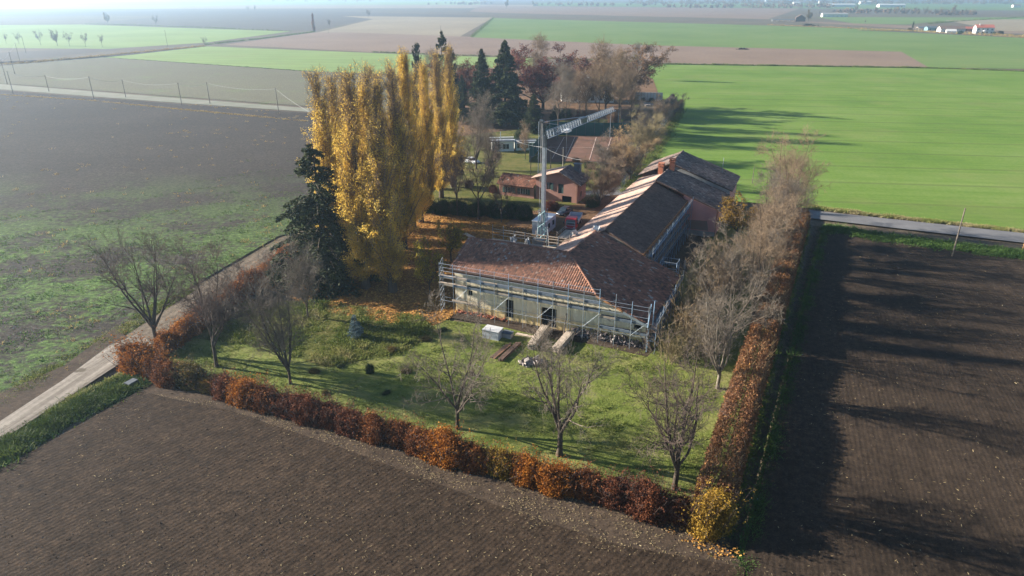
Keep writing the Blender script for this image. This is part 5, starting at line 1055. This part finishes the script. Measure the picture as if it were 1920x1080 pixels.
def car(name, label, C, ax, paint, scale=1.0):
    C = np.asarray(C, float); ax = np.asarray(ax, float) / np.linalg.norm(ax); ay = np.array([-ax[1], ax[0], 0])
    c = thing(name, label, 'car', C)
    obj('body', [loft([(-2.05, .72, .45, .85), (-1.9, .84, .28, .95), (-1.0, .87, .25, .98), (.9, .87, .25, .95), (1.7, .82, .28, .82), (2.05, .68, .4, .68)], C, ax)], M[paint], c, None, True)
    obj('cabin', [loft([(-1.85, .70, .93, .98), (-1.3, .74, .93, 1.42), (.15, .74, .93, 1.45), (1.0, .70, .93, .97)], C, ax)], M['glass'], c)
    obj('roof', [loft([(-1.35, .60, 1.41, 1.45), (-.6, .64, 1.43, 1.49), (.2, .60, 1.43, 1.47)], C, ax)], M[paint], c)
    for x in (-1.3, 1.3):
        for y in (-.8, .8): wheel(c, C + ax * x + ay * y + ZZ * .31, .31, .2, ax)
    for y in (-.55, .55): obj('headlight', [box(C + ax * 1.95 + ay * y + ZZ * .55, (.14, .3, .14), ax, ay)], M['white_paint'], c)
    for y in (-.6, .6): obj('tail_light', [box(C - ax * 2.0 + ay * y + ZZ * .65, (.1, .22, .2), ax, ay)], M['red_paint'], c)
    obj('number_plate', [box(C + ax * 2.06 + ZZ * .45, (.03, .45, .11), ax, ay)], M['white_paint'], c)
def truck():
    C = at(1073, 428); ax = at(1066, 452) - at(1086, 412); ax[2] = 0; ax /= np.linalg.norm(ax); ay = np.array([-ax[1], ax[0], 0])
    t = thing('truck', 'red tipper truck with pale flatbed, parked in the yard by the scaffold', 'truck', C)
    obj('chassis', [box(C - ax * 1.4 + ZZ * .6, (6.6, .9, .3), ax, ay)], M['steel_dark'], t)
    cab = obj('cab', [loft([(.5, 1.05, .55, 2.55), (1.9, 1.08, .55, 2.6), (2.25, 1.06, .55, 2.45), (2.5, 1.04, .55, 1.5), (2.55, 1.0, .6, 1.35)], C, ax)], M['red_paint'], t)
    obj('windscreen', [hexa([C + ax * 2.56 + ay * y + ZZ * 1.5 for y in (-.9, .9)] + [C + ax * 2.50 + ay * y + ZZ * 1.5 for y in (.9, -.9)], [C + ax * 2.34 + ay * y + ZZ * 2.3 for y in (-.8, .8)] + [C + ax * 2.28 + ay * y + ZZ * 2.3 for y in (.8, -.8)])], M['glass'], cab)
    for y in (-1.07, 1.07): obj('side_window', [box(C + ax * 1.45 + ay * y + ZZ * 1.55, (.9, .05, .7), ax, ay)], M['glass'], cab)
    for y in (-.75, .75): obj('headlight', [box(C + ax * 2.56 + ay * y + ZZ * .85, (.06, .35, .22), ax, ay)], M['white_paint'], cab)
    obj('bumper', [box(C + ax * 2.6 + ZZ * .45, (.16, 2.1, .28), ax, ay)], M['steel_dark'], t)
    for y in (-1.25, 1.25): obj('mirror', [box(C + ax * 2.3 + ay * y + ZZ * 1.6, (.08, .2, .4), ax, ay)], M['steel_dark'], cab)
    bed = obj('flatbed', [box(C - ax * 2.3 + ZZ * 1.0, (5.0, 2.3, .15), ax, ay)], M['steel'], t)
    for y in (-1.15, 1.15): obj('side_board', [box(C - ax * 2.3 + ay * y + ZZ * 1.15, (5.0, .06, .5), ax, ay)], M['light_paint'], bed)
    for x in (-4.8, .18): obj('end_board', [box(C + ax * x + ZZ * 1.15, (.06, 2.24, .55), ax, ay)], M['light_paint'], bed)
    for x, w_ in ((1.75, .28), (-3.2, .5)):
        for y in (-.95, .95): wheel(t, C + ax * x + ay * y + ZZ * .46, .46, w_, ax)
def cabin():
    C = at(1020, 434); ax, ay = UU, VV
    c = thing('site_cabin', 'pale grey site cabin standing behind the crane mast', 'cabin', C)
    obj('walls', [box(C + ZZ * .15, (5.4, 2.5, 2.45), ax, ay)], M['light_paint'], c)
    obj('roof', [box(C + ZZ * 2.6, (5.6, 2.7, .14), ax, ay)], M['white_paint'], c)
    for i in range(11): obj('rib', [box(C - ax * 2.73 - ay * 1.15 + ay * i * .23 + ZZ * .2, (.05, .06, 2.35), ax, ay)], M['light_paint'], c)
    for u in (-.8, 1.4): w_ = obj('window', [box(C + ax * u + ay * 1.26 + ZZ * 1.05, (.9, .05, 1.0), ax, ay)], M['glass'], c); obj('frame', [box(C + ax * u + ay * 1.29 + ZZ * 1.0, (1.0, .03, .06), ax, ay), box(C + ax * u + ay * 1.29 + ZZ * 2.02, (1.0, .03, .06), ax, ay)], M['white_paint'], w_)
    for x in (-2.4, 2.4): obj('skid', [box(C + ax * x, (.3, 2.3, .15), ax, ay)], M['concrete'], c)
def stacks():
    rs = random.Random(5)
    g = thing('block_stack', 'neat stack of grey slabs with white top sheet on the lawn', 'stack', at(924, 634)); C = at(924, 634)
    obj('pallet', [box(C + ZZ * .0 + UU * o_, (.12, 2.2, .12)) for o_ in (-.6, 0, .6)], M['wood_old'], g)
    for k in range(7): obj('slab', [box(C + ZZ * (.13 + k * .17) + UU * rs.uniform(-.02, .02), (1.5 + rs.uniform(-.04, .04), 2.2, .155))], M['grey_block'], g)
    obj('cover', [box(C + ZZ * 1.33, (1.58, 2.26, .04))], M['white_sheet'], g)
    def timber(label, a, b, w, rows, cols, th, mat, name='plank'):
        A, B = at(*a), at(*b); d = (B - A) / np.linalg.norm(B - A); s = np.array([-d[1], d[0], 0]); t = thing('timber_stack', label, 'timber', (A + B) / 2, 0, 'timber piles on the lawn')
        for o_ in (.15, .85): obj('bearer', [beam(A + (B - A) * o_ - s * w * .55 + ZZ * .05, A + (B - A) * o_ + s * w * .55 + ZZ * .05, .1, .1)], M['wood_old'], t)
        for r in range(rows):
            for c in range(cols):
                o_ = (c - (cols - 1) / 2) * w / cols; j = rs.uniform(-.12, .12)
                obj(name, [beam(A + s * o_ + d * j + ZZ * (.1 + th * (r + .5)), B + s * o_ + d * (j + rs.uniform(-.2, .2)) + ZZ * (.1 + th * (r + .5)), w / cols * .92, th * .9)], M[mat if (r + c) % 4 else ('wood_old' if mat != 'wood_dark' else 'rust')], t)
    timber('long pale timber stack pointing at the dark doorway, left one', (996, 658), (1022, 622), .95, 5, 4, .18, 'wood_new')
    timber('long pale timber stack beside the wide opening, right one', (1042, 664), (1070, 632), .95, 5, 4, .17, 'wood_new')
    timber('low dark beam pile on the lawn, left of two', (924, 674), (956, 648), .7, 1, 3, .22, 'wood_dark', 'beam')
    timber('low dark beam pile on the lawn, right of two', (938, 680), (972, 648), .6, 2, 2, .2, 'wood_dark', 'beam')
    timber('pale boards lying along the foot of the ochre wall', (968, 629), (1004, 636), .5, 2, 2, .12, 'wood_new')
    p = thing('grey_box', 'dark grey box beside the dark beam piles', 'box', at(952, 634)); C = at(952, 634); obj('body', [box(C, (.9, 1.2, .8))], M['concrete'], p); obj('lid', [box(C + ZZ * .8, (1.0, 1.3, .08))], M['roof_slate'], p)
    rng = np.random.default_rng(6); C = at(996, 683); gg = []; tt = []
    for i in range(70):
        q = rng.normal(size=3) * np.array([.55, .45, .1]); q[2] = abs(q[2]) + .1 * rng.uniform(); V, F = box(C + q, rng.uniform(.15, .42, 3), rng.normal(size=3) * np.array([1, 1, .3]), rng.normal(size=3) * np.array([1, 1, .3])); gg.append((V, F)); tt += [rng.uniform(.6, 1)] * 6
    setp(obj('rubble_heap', gg, M['rubble'], None, tt), 'small heap of pale rubble on the lawn below the timber stacks', 'rubble', None, 'stuff')
    b = thing('board', 'tall pale board leaning at the ochre wall right of the wide opening', 'board', W(-.2, 16.5)); obj('panel', [beam(W(-.75, 16.6, 0), W(.35, 16.6, 3.0), .45, .05, VV)], M['wood_old'], b)
    b = thing('plank', 'single plank lying on the dark shaded yard', 'plank', W(30, 26)); obj('panel', [beam(W(29, 26.2, .08), W(33, 25.6, .08), .3, .06)], M['wood_old'], b)
    b = thing('plank_stack', 'pale planks on the leaf court behind the front roof', 'timber', at(880, 440)); obj('plank', [beam(at(872, 437, .25), at(892, 447, .25), .5, .1)], M['wood_new'], b); obj('plank', [beam(at(870, 438, .4), at(889, 448, .4), .4, .1)], M['wood_new'], b)
    for i, (p3, lab) in enumerate(((W(17.3, 15.0, 8.75), 'crumpled white sheet at the broken end of the long roof'), (W(17.0, 12.0, 7.85), 'white sack lying on the pale new roof'))):
        o = thing('sheet', lab, 'sheet', p3); rng = np.random.default_rng(i); g_ = []
        for k in range(9): V, F = box(p3 + rng.normal(size=3) * np.array([.22, .22, .05]), rng.uniform(.2, .45, 3) * np.array([1, 1, .5]), rng.normal(size=3), rng.normal(size=3)); g_.append((V, F))
        obj('folds', g_, M['white_sheet'], o)
    for i, (u, v, lab) in enumerate(((14.4, 3.3, 'white bundle on the yard scaffold behind the front roof, left'), (14.4, 5.4, 'white bundle on the yard scaffold behind the front roof, right'))):
        o = thing('bundle', lab, 'bundle', W(u, v, 6.05)); rng = np.random.default_rng(i + 9); g_ = []
        for k in range(7): V, F = box(W(u, v, 6.05) + rng.normal(size=3) * np.array([.25, .25, .08]) + ZZ * .2, rng.uniform(.25, .5, 3), rng.normal(size=3), rng.normal(size=3)); g_.append((V, F))
        obj('folds', g_, M['white_sheet'], o)
    C = at(63, 737); q = thing('pallet', 'bleached wooden pallet lying beside the gravel road', 'pallet', C)
    ax = at(80, 733) - at(48, 741); ax /= np.linalg.norm(ax); ay = np.array([-ax[1], ax[0], 0])
    for k in range(5): obj('slat', [box(C + ay * (k - 2) * .3 + ZZ * .1, (1.5, .22, .04), ax, ay)], M['wood_old'], q)
    for k in (-1, 0, 1): obj('bearer', [box(C + ax * k * .65, (.12, 1.4, .1), ax, ay)], M['wood_old'], q)
    C = at(247, 722); q = thing('culvert', 'concrete culvert block at the field corner below the copper hedge', 'culvert', C)
    obj('block', [box(C, (1.2, .8, .5))], M['roof_slate'], q); obj('pipe_mouth', [tubes([[C - UU * .64 + ZZ * .26, C - UU * .58 + ZZ * .26]], [[.22, .22]], 10), tubes([[C - UU * .63 + ZZ * .26, C - UU * .62 + ZZ * .26]], [[.21, .01]], 10)], M['void'], q)
truck(); cabin(); stacks()
car('dark_car', 'dark blue car parked behind the red truck', at(1058, 402), -VV * .2 - UU, 'dark_paint')
car('white_car', 'white car parked among the bare trees beyond the laurel hedge', at(886, 306), VV - .3 * UU, 'white_paint')

# ------------------------------------------------------------------ poles, wires, court, far buildings
def poles():
    def pole(px, py, top, lab, mat='pole_wood', r=.14, group='wooden line poles along the far track', ins=True):
        B = at(px, py); H = tall(px, py, top); t = thing('utility_pole', lab, 'pole', B, 0, group)
        obj('shaft', [tubes([[B - ZZ * .1, B + ZZ * H]], [[r, r * .7]], 7)], M[mat], t)
        if ins:
            obj('bracket', [beam(B + ZZ * (H - .35) - np.array([.35, 0, 0]), B + ZZ * (H - .35) + np.array([.35, 0, 0]), .07, .07)], M['steel_dark'], t)
        return B + ZZ * (H - .3)
    L = [(25, 176, 133, 'second pole from the left edge on the far track'), (92, 172, 141, 'short pole behind the track, left of the track-side pole'), (176, 185, 143, 'third large pole along the far track'), (236, 183, 149, 'short pole behind the track, middle one'), (341, 197, 155, 'tall pole along the track, left of the last pair'), (394, 195, 154, 'short pole behind the track, nearest the poplars'), (523, 215, 165, 'last tall pole of the track line, nearest the poplars')]
    T = {px: pole(px, py, ty, lab) for px, py, ty, lab in L}
    for px, py, ty, lab in ((14, 158, 112, 'thick pole at the left edge behind the track'), (28, 139, 97, 'pole behind the left edge pole, in the olive field'), (38, 117, 80, 'hazy pole standing by the ditch at the left'), (49, 100, 66, 'hazy pole in the dark far strip at the left'), (315, 90, 56, 'thin hazy pole by the ditch bend'), (616, 62, 45, 'pale pole beside the rusty far poplar')): T[px] = pole(px, py, ty, lab)
    def wire(lab, pts, sag, r=.035, cat='cable', group='overhead lines'):
        P_ = []
        for a, b in zip(pts[:-1], pts[1:]):
            for f in np.linspace(0, 1, 9)[:-1]: P_.append(a * (1 - f) + b * f - ZZ * sag * 4 * f * (1 - f))
        P_.append(pts[-1]); o = thing('overhead_wire', lab, cat, P_[0], 0, group); P_ = np.array(P_)
        obj('cable', [tubes(np.stack([P_[:-1], P_[1:]], 1), np.full((len(P_) - 1, 2), r), 4)], M['wire'], o)
    wire('thin sagging wire strung between the track-side poles', [T[25], T[92], T[176], T[236], T[341], T[394], T[523]], 1.1, .03)
    wire('wire descending from the last track pole into the poplars', [T[523], at(590, 215, 4.0)], .6, .04)
    wire('hazy wire between the poles at the left edge', [T[14], T[28], T[38], T[49]], .8, .04)
    R = pole(1785, 482, 390, 'pale leaning wooden pole in the ploughed right field', 'pole_wood', .14, None, False)
    pole(1917, 470, 415, 'yellow-topped pole at the right edge by the asphalt road', 'wood_orange', .12, None, False)
    pole(1410, 345, 312, 'thin pole at the green field edge behind the pink house', 'pole_wood', .09, None, False)
    y = 'thin poles in the yard and garden'
    a1 = pole(995, 340, 292, 'thin dark pole left of the crane mast', 'pole_wood', .10, y); a2 = pole(1032, 326, 272, 'brown wooden pole right of the crane mast', 'pole_wood', .12, y); a3 = pole(1055, 318, 276, 'thin pole with white insulators behind the salmon house', 'pole_pale', .09, y)
    a4 = pole(1009, 330, 228, 'tall thin floodlight mast at the near left corner of the clay court', 'steel', .09, y); pole(1143, 262, 205, 'floodlight mast in front of the green fence', 'steel', .08, y); pole(1158, 250, 200, 'floodlight mast behind the green fence', 'steel', .08, y); pole(1209, 292, 262, 'white post on the stream bank', 'pole_pale', .10, y); pole(1237, 258, 240, 'white post by the water of the stream', 'pole_pale', .10, y); a5 = pole(1222, 335, 305, 'white post with cross arm beside the brick chimneys', 'pole_pale', .09, y)
    wire('pale cable from the pavilion side towards the crane mast', [at(968, 264, 6.0), at(1017, 276, 8.0)], .3, .06); wire('pale cable running from the crane mast to the post by the chimneys', [at(1020, 276, 8.0), at(1090, 300, 7.0), a5], .5, .04); wire('dark cable between the thin yard poles', [a1, a2, a3], .3, .03)
def court():
    rng = np.random.default_rng(3)
    f = thing('court_fence', 'dark green windscreen fence at the far end of the clay court', 'fence', at(1120, 257))
    A, B = at(1030, 254), at(1182, 257); H = 4.3; n = 9
    for i in range(n):
        a, b = A + (B - A) * i / n, A + (B - A) * (i + 1) / n; d = (b - a) * .006
        obj('screen_panel', [beam(a + d + ZZ * 2.15, b - d + ZZ * 2.15 + 0 * d, .05, 4.1)], M['net_green'], f)
    for i in range(n + 1): p = A + (B - A) * i / n; obj('post', [rod(p + np.array([0, -.08, 0]), p + np.array([0, -.08, 0]) + ZZ * 4.6, .05)], M['steel_dark'], f)
    f = thing('court_fence', 'dark mesh fence along the left side of the clay court', 'fence', at(1000, 285)); A, B = at(992, 306), at(1030, 255)
    for i in range(6): a, b = A + (B - A) * i / 6, A + (B - A) * (i + 1) / 6; obj('screen_panel', [beam(a * .99 + b * .01 + ZZ * 1.8, b * .99 + a * .01 + ZZ * 1.8, .04, 3.5)], M['net_green'], f)
    for i in range(7): p = A + (B - A) * i / 6; obj('post', [rod(p + np.array([.08, 0, 0]), p + np.array([.08, 0, 0]) + ZZ * 4.0, .05)], M['steel_dark'], f)
    # pavilion
    C = at(962, 282); ax = np.array([1.0, .12, 0]) / np.linalg.norm([1, .12, 0]); ay = np.array([-ax[1], ax[0], 0]); p = thing('pavilion', 'white garden pavilion with slatted dark roof left of the clay court', 'pavilion', C)
    obj('wall', [box(C + ax * -3, (6.0, 4.0, 2.9), ax, ay)], M['plaster_white'], p); obj('wall', [box(C + ax * 3.4 + ay * .5, (5.6, 3.4, 2.2), ax, ay)], M['plaster_white'], p)
    for x in (-4.6, -2.2, 1.8, 4.2): w_ = obj('window', [box(C + ax * x - ay * (2.03 if x < 0 else 1.23) + ZZ * .9, (1.8, .08, 1.3), ax, ay)], M['glass'], p); obj('frame', [box(C + ax * (x + k) - ay * (2.06 if x < 0 else 1.26) + ZZ * .9, (.1, .08, 1.3), ax, ay) for k in (-.9, 0, .9)], M['white_paint'], w_)
    for k in range(4): obj('roof_slat', [box(C + ax * -3 + ay * (-2.2 + k * 1.4) + ZZ * (2.95 + .1 * k), (6.8, .5, .12), ax, ay)], M['white_paint' if k % 2 else 'roof_slate'], p)
    for k in range(4): obj('roof_slat', [box(C + ax * 3.5 + ay * (-1.5 + k * 1.2) + ZZ * (2.25 + .1 * k), (6.2, .45, .12), ax, ay)], M['roof_slate' if k % 2 else 'white_paint'], p)
    obj('roof', [box(C + ax * -3 + ZZ * 2.9, (6.4, 4.4, .05), ax, ay), box(C + ax * 3.4 + ay * .5 + ZZ * 2.2, (6, 3.8, .05), ax, ay)], M['roof_slate'], p)
    obj('flue', [rod(C - ax * 3.5 + ZZ * 2.9, C - ax * 3.5 + ZZ * 5.2, .1, 6)], M['steel'], p)
    # white corrugated panels
    A, B = at(1190, 189), at(1242, 190); p = thing('panel_fence', 'row of white corrugated panels at the green field edge', 'fence', (A + B) / 2)
    for i in range(9): a, b = A + (B - A) * i / 9, A + (B - A) * (i + 1) / 9; d = (b - a); obj('panel', [beam(a + d * .02 + ZZ * 1.7, b - d * .06 + ZZ * 1.7, .12, 3.4)], M['white_sheet'], p); obj('post', [rod(a + np.array([0, -.2, 0]), a + np.array([0, -.2, 0]) + ZZ * 3.5, .07)], M['steel_dark'], p)
    o = thing('boulder_bank', 'pale stones and earth before the white panels', 'stones', at(1225, 196)); g_ = []
    for k in range(30): V, F = box(at(rng.uniform(1208, 1246), rng.uniform(194, 199)), rng.uniform(.4, 1.2, 3) * np.array([1, 1, .5]), rng.normal(size=3) * np.array([1, 1, .1]), rng.normal(size=3) * np.array([1, 1, .1])); g_.append((V, F))
    q = obj('stones', g_, M['stone'], o); q['kind'] = 'stuff'
    # villa
    villa = thing('villa', 'white two-storey villa half hidden by the brown trees', 'villa', at(1108, 190)); C = at(1108, 190); ax = np.array([1.0, 0, 0]); ay = np.array([0, 1.0, 0])
    obj('wall', [box(C, (17, 10, 7.5), ax, ay)], M['plaster_white'], villa); obj('wall', [box(C - ax * 9 + ay * 1, (6, 8, 10.5), ax, ay)], M['plaster_white'], villa)
    for i in range(5):
        for z in (1.0, 4.4): w_ = obj('window', [box(C + ax * (-6.8 + i * 3.4) - ay * 5.03 + ZZ * z, (1.4, .1, 1.8), ax, ay)], M['glass'], villa); obj('frame', [box(C + ax * (-6.8 + i * 3.4 + k) - ay * 5.08 + ZZ * z, (.12, .08, 1.8), ax, ay) for k in (-.7, .7)], M['white_paint'], w_)
    for s_ in (-1, 1): obj('roof', [hexa([C - ax * 9.3 + ay * s_ * 5.6 + ZZ * 7.3, C + ax * 9.2 + ay * s_ * 5.6 + ZZ * 7.3, C + ax * 9.2 + ZZ * 10.2, C - ax * 9.3 + ZZ * 10.2], [C - ax * 9.3 + ay * s_ * 5.6 + ZZ * 7.55, C + ax * 9.2 + ay * s_ * 5.6 + ZZ * 7.55, C + ax * 9.2 + ZZ * 10.45, C - ax * 9.3 + ZZ * 10.45])], M['concrete'], villa)
    obj('roof', [box(C - ax * 9 + ay * 1 + ZZ * 10.5, (6.8, 8.8, .3), ax, ay)], M['concrete'], villa)
def gable_house(name, label, cat, C, L, D, H, R, wmat, rmat, ax=(1, 0, 0), nwin=3, group=None, floors=1, open_=False):
    C = np.asarray(C, float); ax = np.asarray(ax, float); ax /= np.linalg.norm(ax); ay = np.array([-ax[1], ax[0], 0]); o = thing(name, label, cat, C, 0, group)
    if not open_: obj('wall', [box(C, (L, D, H), ax, ay)], M[wmat], o)
    else:
        for x in np.linspace(-L / 2 + .3, L / 2 - .3, 5):
            for y in (-D / 2 + .3, D / 2 - .3): obj('post', [box(C + ax * x + ay * y, (.4, .4, H), ax, ay)], M[wmat], o)
    for x in (-L / 2 + .02, L / 2 - .02): ngon('gable', [[C + ax * x - ay * D / 2 + ZZ * H, C + ax * x + ay * D / 2 + ZZ * H, C + ax * x + ZZ * (H + R)]], M[wmat], o)
    for s in (-1, 1): obj('roof', [hexa([C - ax * (L / 2 + .4) + ay * s * (D / 2 + .5) + ZZ * (H - .1), C + ax * (L / 2 + .4) + ay * s * (D / 2 + .5) + ZZ * (H - .1), C + ax * (L / 2 + .4) + ZZ * (H + R + .05), C - ax * (L / 2 + .4) + ZZ * (H + R + .05)], [C - ax * (L / 2 + .4) + ay * s * (D / 2 + .5) + ZZ * (H + .12), C + ax * (L / 2 + .4) + ay * s * (D / 2 + .5) + ZZ * (H + .12), C + ax * (L / 2 + .4) + ZZ * (H + R + .27), C - ax * (L / 2 + .4) + ZZ * (H + R + .27)])], M[rmat], o)
    for f in range(floors):
        for i in range(nwin):
            x = (i - (nwin - 1) / 2) * L / max(nwin, 1); w_ = obj('window', [box(C + ax * x - ay * (D / 2 + .02) + ZZ * (1 + f * 3.1), (1.3, .1, 1.4), ax, ay)], M['glass'], o); obj('sill', [box(C + ax * x - ay * (D / 2 + .08) + ZZ * (.9 + f * 3.1), (1.6, .2, .1), ax, ay)], M['concrete'], w_)
    return o
def far_buildings():
    h = gable_house('white_house', 'white two-storey farmhouse with red roof far right', 'house', at(1842, 63.5), 17, 11, 6.4, 2.8, 'plaster_white', 'roof_red', (1, -.25, 0), 4, None, 2)
    C = at(1842, 63.5); obj('chimney', [box(C + ZZ * 8.0 - np.array([5, 0, 0]), (.9, .9, 2.2))], M['plaster_white'], h); obj('balcony', [box(C + ZZ * 3.0 - np.array([3, 6.4, 0]), (7, 1.4, 1.0))], M['plaster_white'], h)
    gable_house('farm_barn', 'long brown-roofed barn left of the far white farmhouse', 'barn', at(1782, 60.5), 26, 10, 3.6, 3, 'plaster_white', 'roof_brown', (1, -.1, 0), 3)
    gable_house('farm_shed', 'small white shed before the brown-roofed barn', 'shed', at(1782, 62.5), 9, 6, 2.2, 2.0, 'plaster_white', 'white_sheet', (1, -.3, 0), 0)
    gable_house('farm_shed', 'dark teal shed left of the brown-roofed barn', 'shed', at(1745, 57.5), 12, 8, 3.2, 1.6, 'crane_teal', 'roof_slate', (1, 0, 0), 2)
    gable_house('farm_shed', 'open dark-roofed shed beside the pointed conifer', 'shed', at(1725, 56.5), 8, 7, 2.6, 1.4, 'wood_old', 'roof_slate', (1, 0, 0), 0, None, 1, True)
    gable_house('farm_shed', 'red-roofed low building between barn and white farmhouse', 'shed', at(1814, 59), 12, 8, 3.0, 2.0, 'brick', 'roof_red', (1, -.2, 0), 2)
    g = 'bushes round the far white farm'
    for i, (px, py, c) in enumerate(((1800, 64, 'leaf_green'), (1864, 65, 'leaf_green'), (1876, 64, 'leaf_olive'), (1706, 57.5, 'leaf_olive'))): plant('bush%d' % i, ['dark bush before the red-roofed low building', 'dark bush at the right corner of the white farmhouse', 'grey-green bush right of the white farmhouse', 'low bush left of the pointed conifer'][i], 'bush', 'far_bush', at(px, py), 3.6, i, 1.5, g, {'foliage': c})
    gable_house('brown_barn', 'brown gabled barn beside the pale willow in the far fields', 'barn', at(1500, 40.5), 11, 14, 5.5, 4.5, 'wood_dark', 'roof_brown', (.3, 1, 0), 0)
    s = gable_house('livestock_shed', 'long low dark roof attached to the brown gabled barn', 'shed', at(1468, 40.5), 34, 7, 2.6, .8, 'plaster_white', 'roof_slate', (1, -.08, 0), 0, None, 1, True)
    gable_house('greenhouse', 'pale grey long stable with light openings in the green far field', 'stable', at(1564, 32), 46, 10, 5, 2.2, 'plaster_white', 'concrete', (1, -.04, 0), 6)
    m = at(1516, 48.5); rng = np.random.default_rng(1); C = m + rng.normal(size=(260, 3)) * np.array([4, 2.2, 1.0]); C[:, 2] = np.abs(C[:, 2]); o = obj('earth_heap', [cards(C, 2.2, 1.8, rng)], M['clod'], None, np.full(260, .3)); setp(o, 'dark earth heap at the edge of the far stubble below the barn', 'heap')
    m = at(1393, 93); C = m + rng.normal(size=(200, 3)) * np.array([2.2, 1.0, .5]); C[:, 2] = np.abs(C[:, 2]); o = obj('manure_heap', [cards(C, 1.0, .9, rng)], M['clod'], None, np.full(200, .3)); setp(o, 'small dark heap at the edge of the long brown stubble strip', 'heap')
    g = 'pale sheds and houses of the far village'
    labs = ['long white shed roof by the brown tree on the horizon', 'bright white house in the village haze', 'long white shed at the right of the far village', 'white shed behind the long village shed', 'white house at the left of the far village', 'small white house in the far village trees', 'small pale house among the far woods, left', 'pale house at the top right edge of the haze']
    for i, (px, py, L, D, H) in enumerate(((1576, 13, 85, 24, 7), (1493, 10, 26, 18, 9), (1670, 13.5, 80, 24, 7), (1622, 8, 45, 20, 9), (1440, 3, 30, 20, 8), (1540, 6, 24, 16, 8), (1340, 4, 22, 16, 8), (1905, 14, 22, 16, 6))):
        gable_house('village_house', labs[i], 'building', at(px, py), L, D, H, 3, 'plaster_white', 'white_sheet' if i in (0, 1, 2, 3) else 'roof_brown', (1, -.03 * i, 0), 3, g)
poles(); court(); far_buildings()
